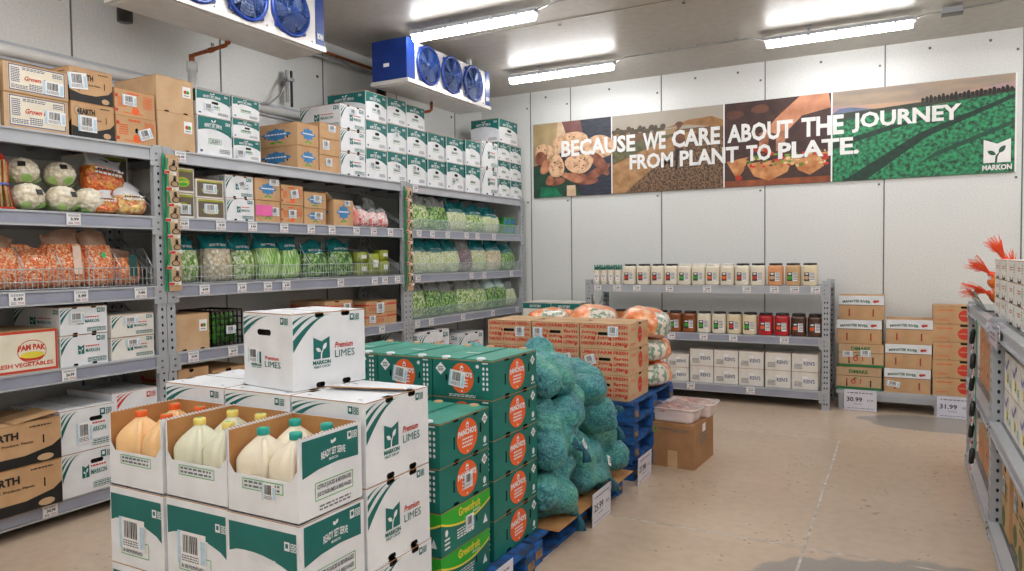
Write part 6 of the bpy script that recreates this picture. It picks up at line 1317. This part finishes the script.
# orange mesh tufted gourds
orm = mat('orange_squash', '#f2a23c', '#e2651e', .4, scale=7, coat=.3, c3='#f0842c'); ormesh = mat('orange_net', '#ff6a3a', '#f84e22', .5, alpha=.92)
rr = random.Random(11)
for i, (y, z, x, du, lb) in enumerate(((5.75, .03, .6, (-.95, .2), 'orange netted squash with tuft pointing left, lowest'), (5.85, .12, .6, (-.75, .6), 'orange netted squash in the middle with tuft up left'), (5.7, .2, .64, (-.5, .9), 'orange netted squash with the highest curling tuft'), (5.62, .18, .82, (.0, 1), 'orange netted squash behind white cartons, tuft straight up'), (6.0, .1, .72, (-.3, .8), 'orange netted squash at the back of the group'))):
    t = empty('netted_squash', (x, y, RR[2]+.003+z)); tag(t, lb, 'squash', 'orange netted squash')
    mb = MB(); n = 24; vs = []; fs = []
    for a_ in range(13):
        ph = PI*a_/12
        for k in range(n): th = 2*PI*k/n; q = .078*(1+.06*math.cos(8*th)*math.sin(ph)); vs.append((q*math.sin(ph)*math.cos(th), q*math.sin(ph)*math.sin(th), .065+.065*math.cos(ph)))
    for a_ in range(12):
        for k in range(n): fs.append((a_*n+k, (a_+1)*n+k, (a_+1)*n+(k+1) % n, a_*n+(k+1) % n))
    mb.add(vs, fs, orm, True); mb.build('squash_body', t)
    mb = MB(); d = Vector((du[0], -.1, du[1])).normalized(); b0 = Vector((0, 0, .065))+d*.05; e0 = b0+d*.045
    mb.tube([b0, e0], [.035, .014], ormesh, 8)
    s1 = d.cross(Vector((0, 1, 0))).normalized()
    for k in range(90):
        q = Vector((rr.uniform(-1, 1), rr.uniform(-1, 1), rr.uniform(-1, 1)))*.5; e1 = e0+(d+q*.8).normalized()*rr.uniform(.07, .17)
        mb.bar(e0+q*.01, e0.lerp(e1, .5)+Vector((0, 0, .006)), .0026, ormesh); mb.bar(e0.lerp(e1, .5)+Vector((0, 0, .006)), e1-Vector((0, 0, .012)), .0022, ormesh)
    mb.build('net_tuft', t)
    mb = MB(); mb.cbox((-.07, -.02, .09), (.003, .035, .025), paper, Matrix.Rotation(.4, 3, 'Z')); mb.build('sticker', t)
# leaning tray / sloped clear-fronted bin
t = empty('display_tray', (.49, 5.9, RR[2]+.002)); tag(t, 'grey sloped tray under the orange squash, right rack top', 'tray')
mb = MB(); g2 = mat('grey_green_tray', '#7d8884', '#6d7874', .3, coat=.4); P = [(-.07, .13), (-.062, .135), (.01, .0), (.0, .0)]
for (a, b) in ((0, 1),): vs = [(x, y, z) for y in (-.3, .4) for x, z in P]; mb.add(vs, [(0, 1, 2, 3), (7, 6, 5, 4), (0, 4, 5, 1), (1, 5, 6, 2), (2, 6, 7, 3), (3, 7, 4, 0)], g2); mb.bar((-.068, -.3, .134), (-.068, .4, .134), .01, paper); mb.bar((-.036, -.3, .07), (-.036, .4, .07), .006, paper)
mb.build('sloped_panel', t); mb = MB(); mb.box(.0, .4, -.3, .4, 0, .006, g2); mb.build('base', t)
# price sleeve on the right beam and brushes hanging from it
t = empty('price_sleeve', (.443, 4.55, RR[2]-.115)); tag(t, 'clear plastic price sleeve hooked over the right rack beam', 'sleeve')
mb = MB(); mb.box(-.012, -.010, -.22, .38, .0, .12, sleeve); mb.box(-.012, .02, -.22, .38, .12, .122, sleeve); mb.build('sleeve', t)
mb = MB(); mb.box(-.0095, -.008, -.15, .2, .01, .095, paper); mb.lines(F((-.0096, .2, 0), (0, -1, 0), (0, 0, 1)), .04, .03, .26, .05, 2, grey, .0006); mb.build('card', t)
t = empty('brush_strip', (.42, 5.35, .3)); tag(t, 'hanging strip of black-handled brushes at the right rack', 'clip strip')
mb = MB(); mb.box(.0, .003, -.014, .014, .0, .88, MATS['strip_green']); mb.build('backing_strip', t)
for k in range(6):
    z = .82-.15*k; g = empty('brush', (-.012, .02*(-1)**k, z)); g.parent = t; g.rotation_euler = (.18*(-1)**k, .1, 0)
    mb = MB(); mb.tube([(0, 0, 0), (0, 0, -.02), (0, 0, -.09), (0, 0, -.1)], [.008, .016, .015, .008], blackp, 10); mb.build('handle', g)
    mb = MB(); mb.cbox((.006, 0, -.125), (.002, .05, .06), paper); mb.cbox((.004, .0, -.125), (.002, .03, .03), [red, orange][k % 2]); mb.build('card', g)
print('LABELWORDS', len(NWARN), NWARN[:12])
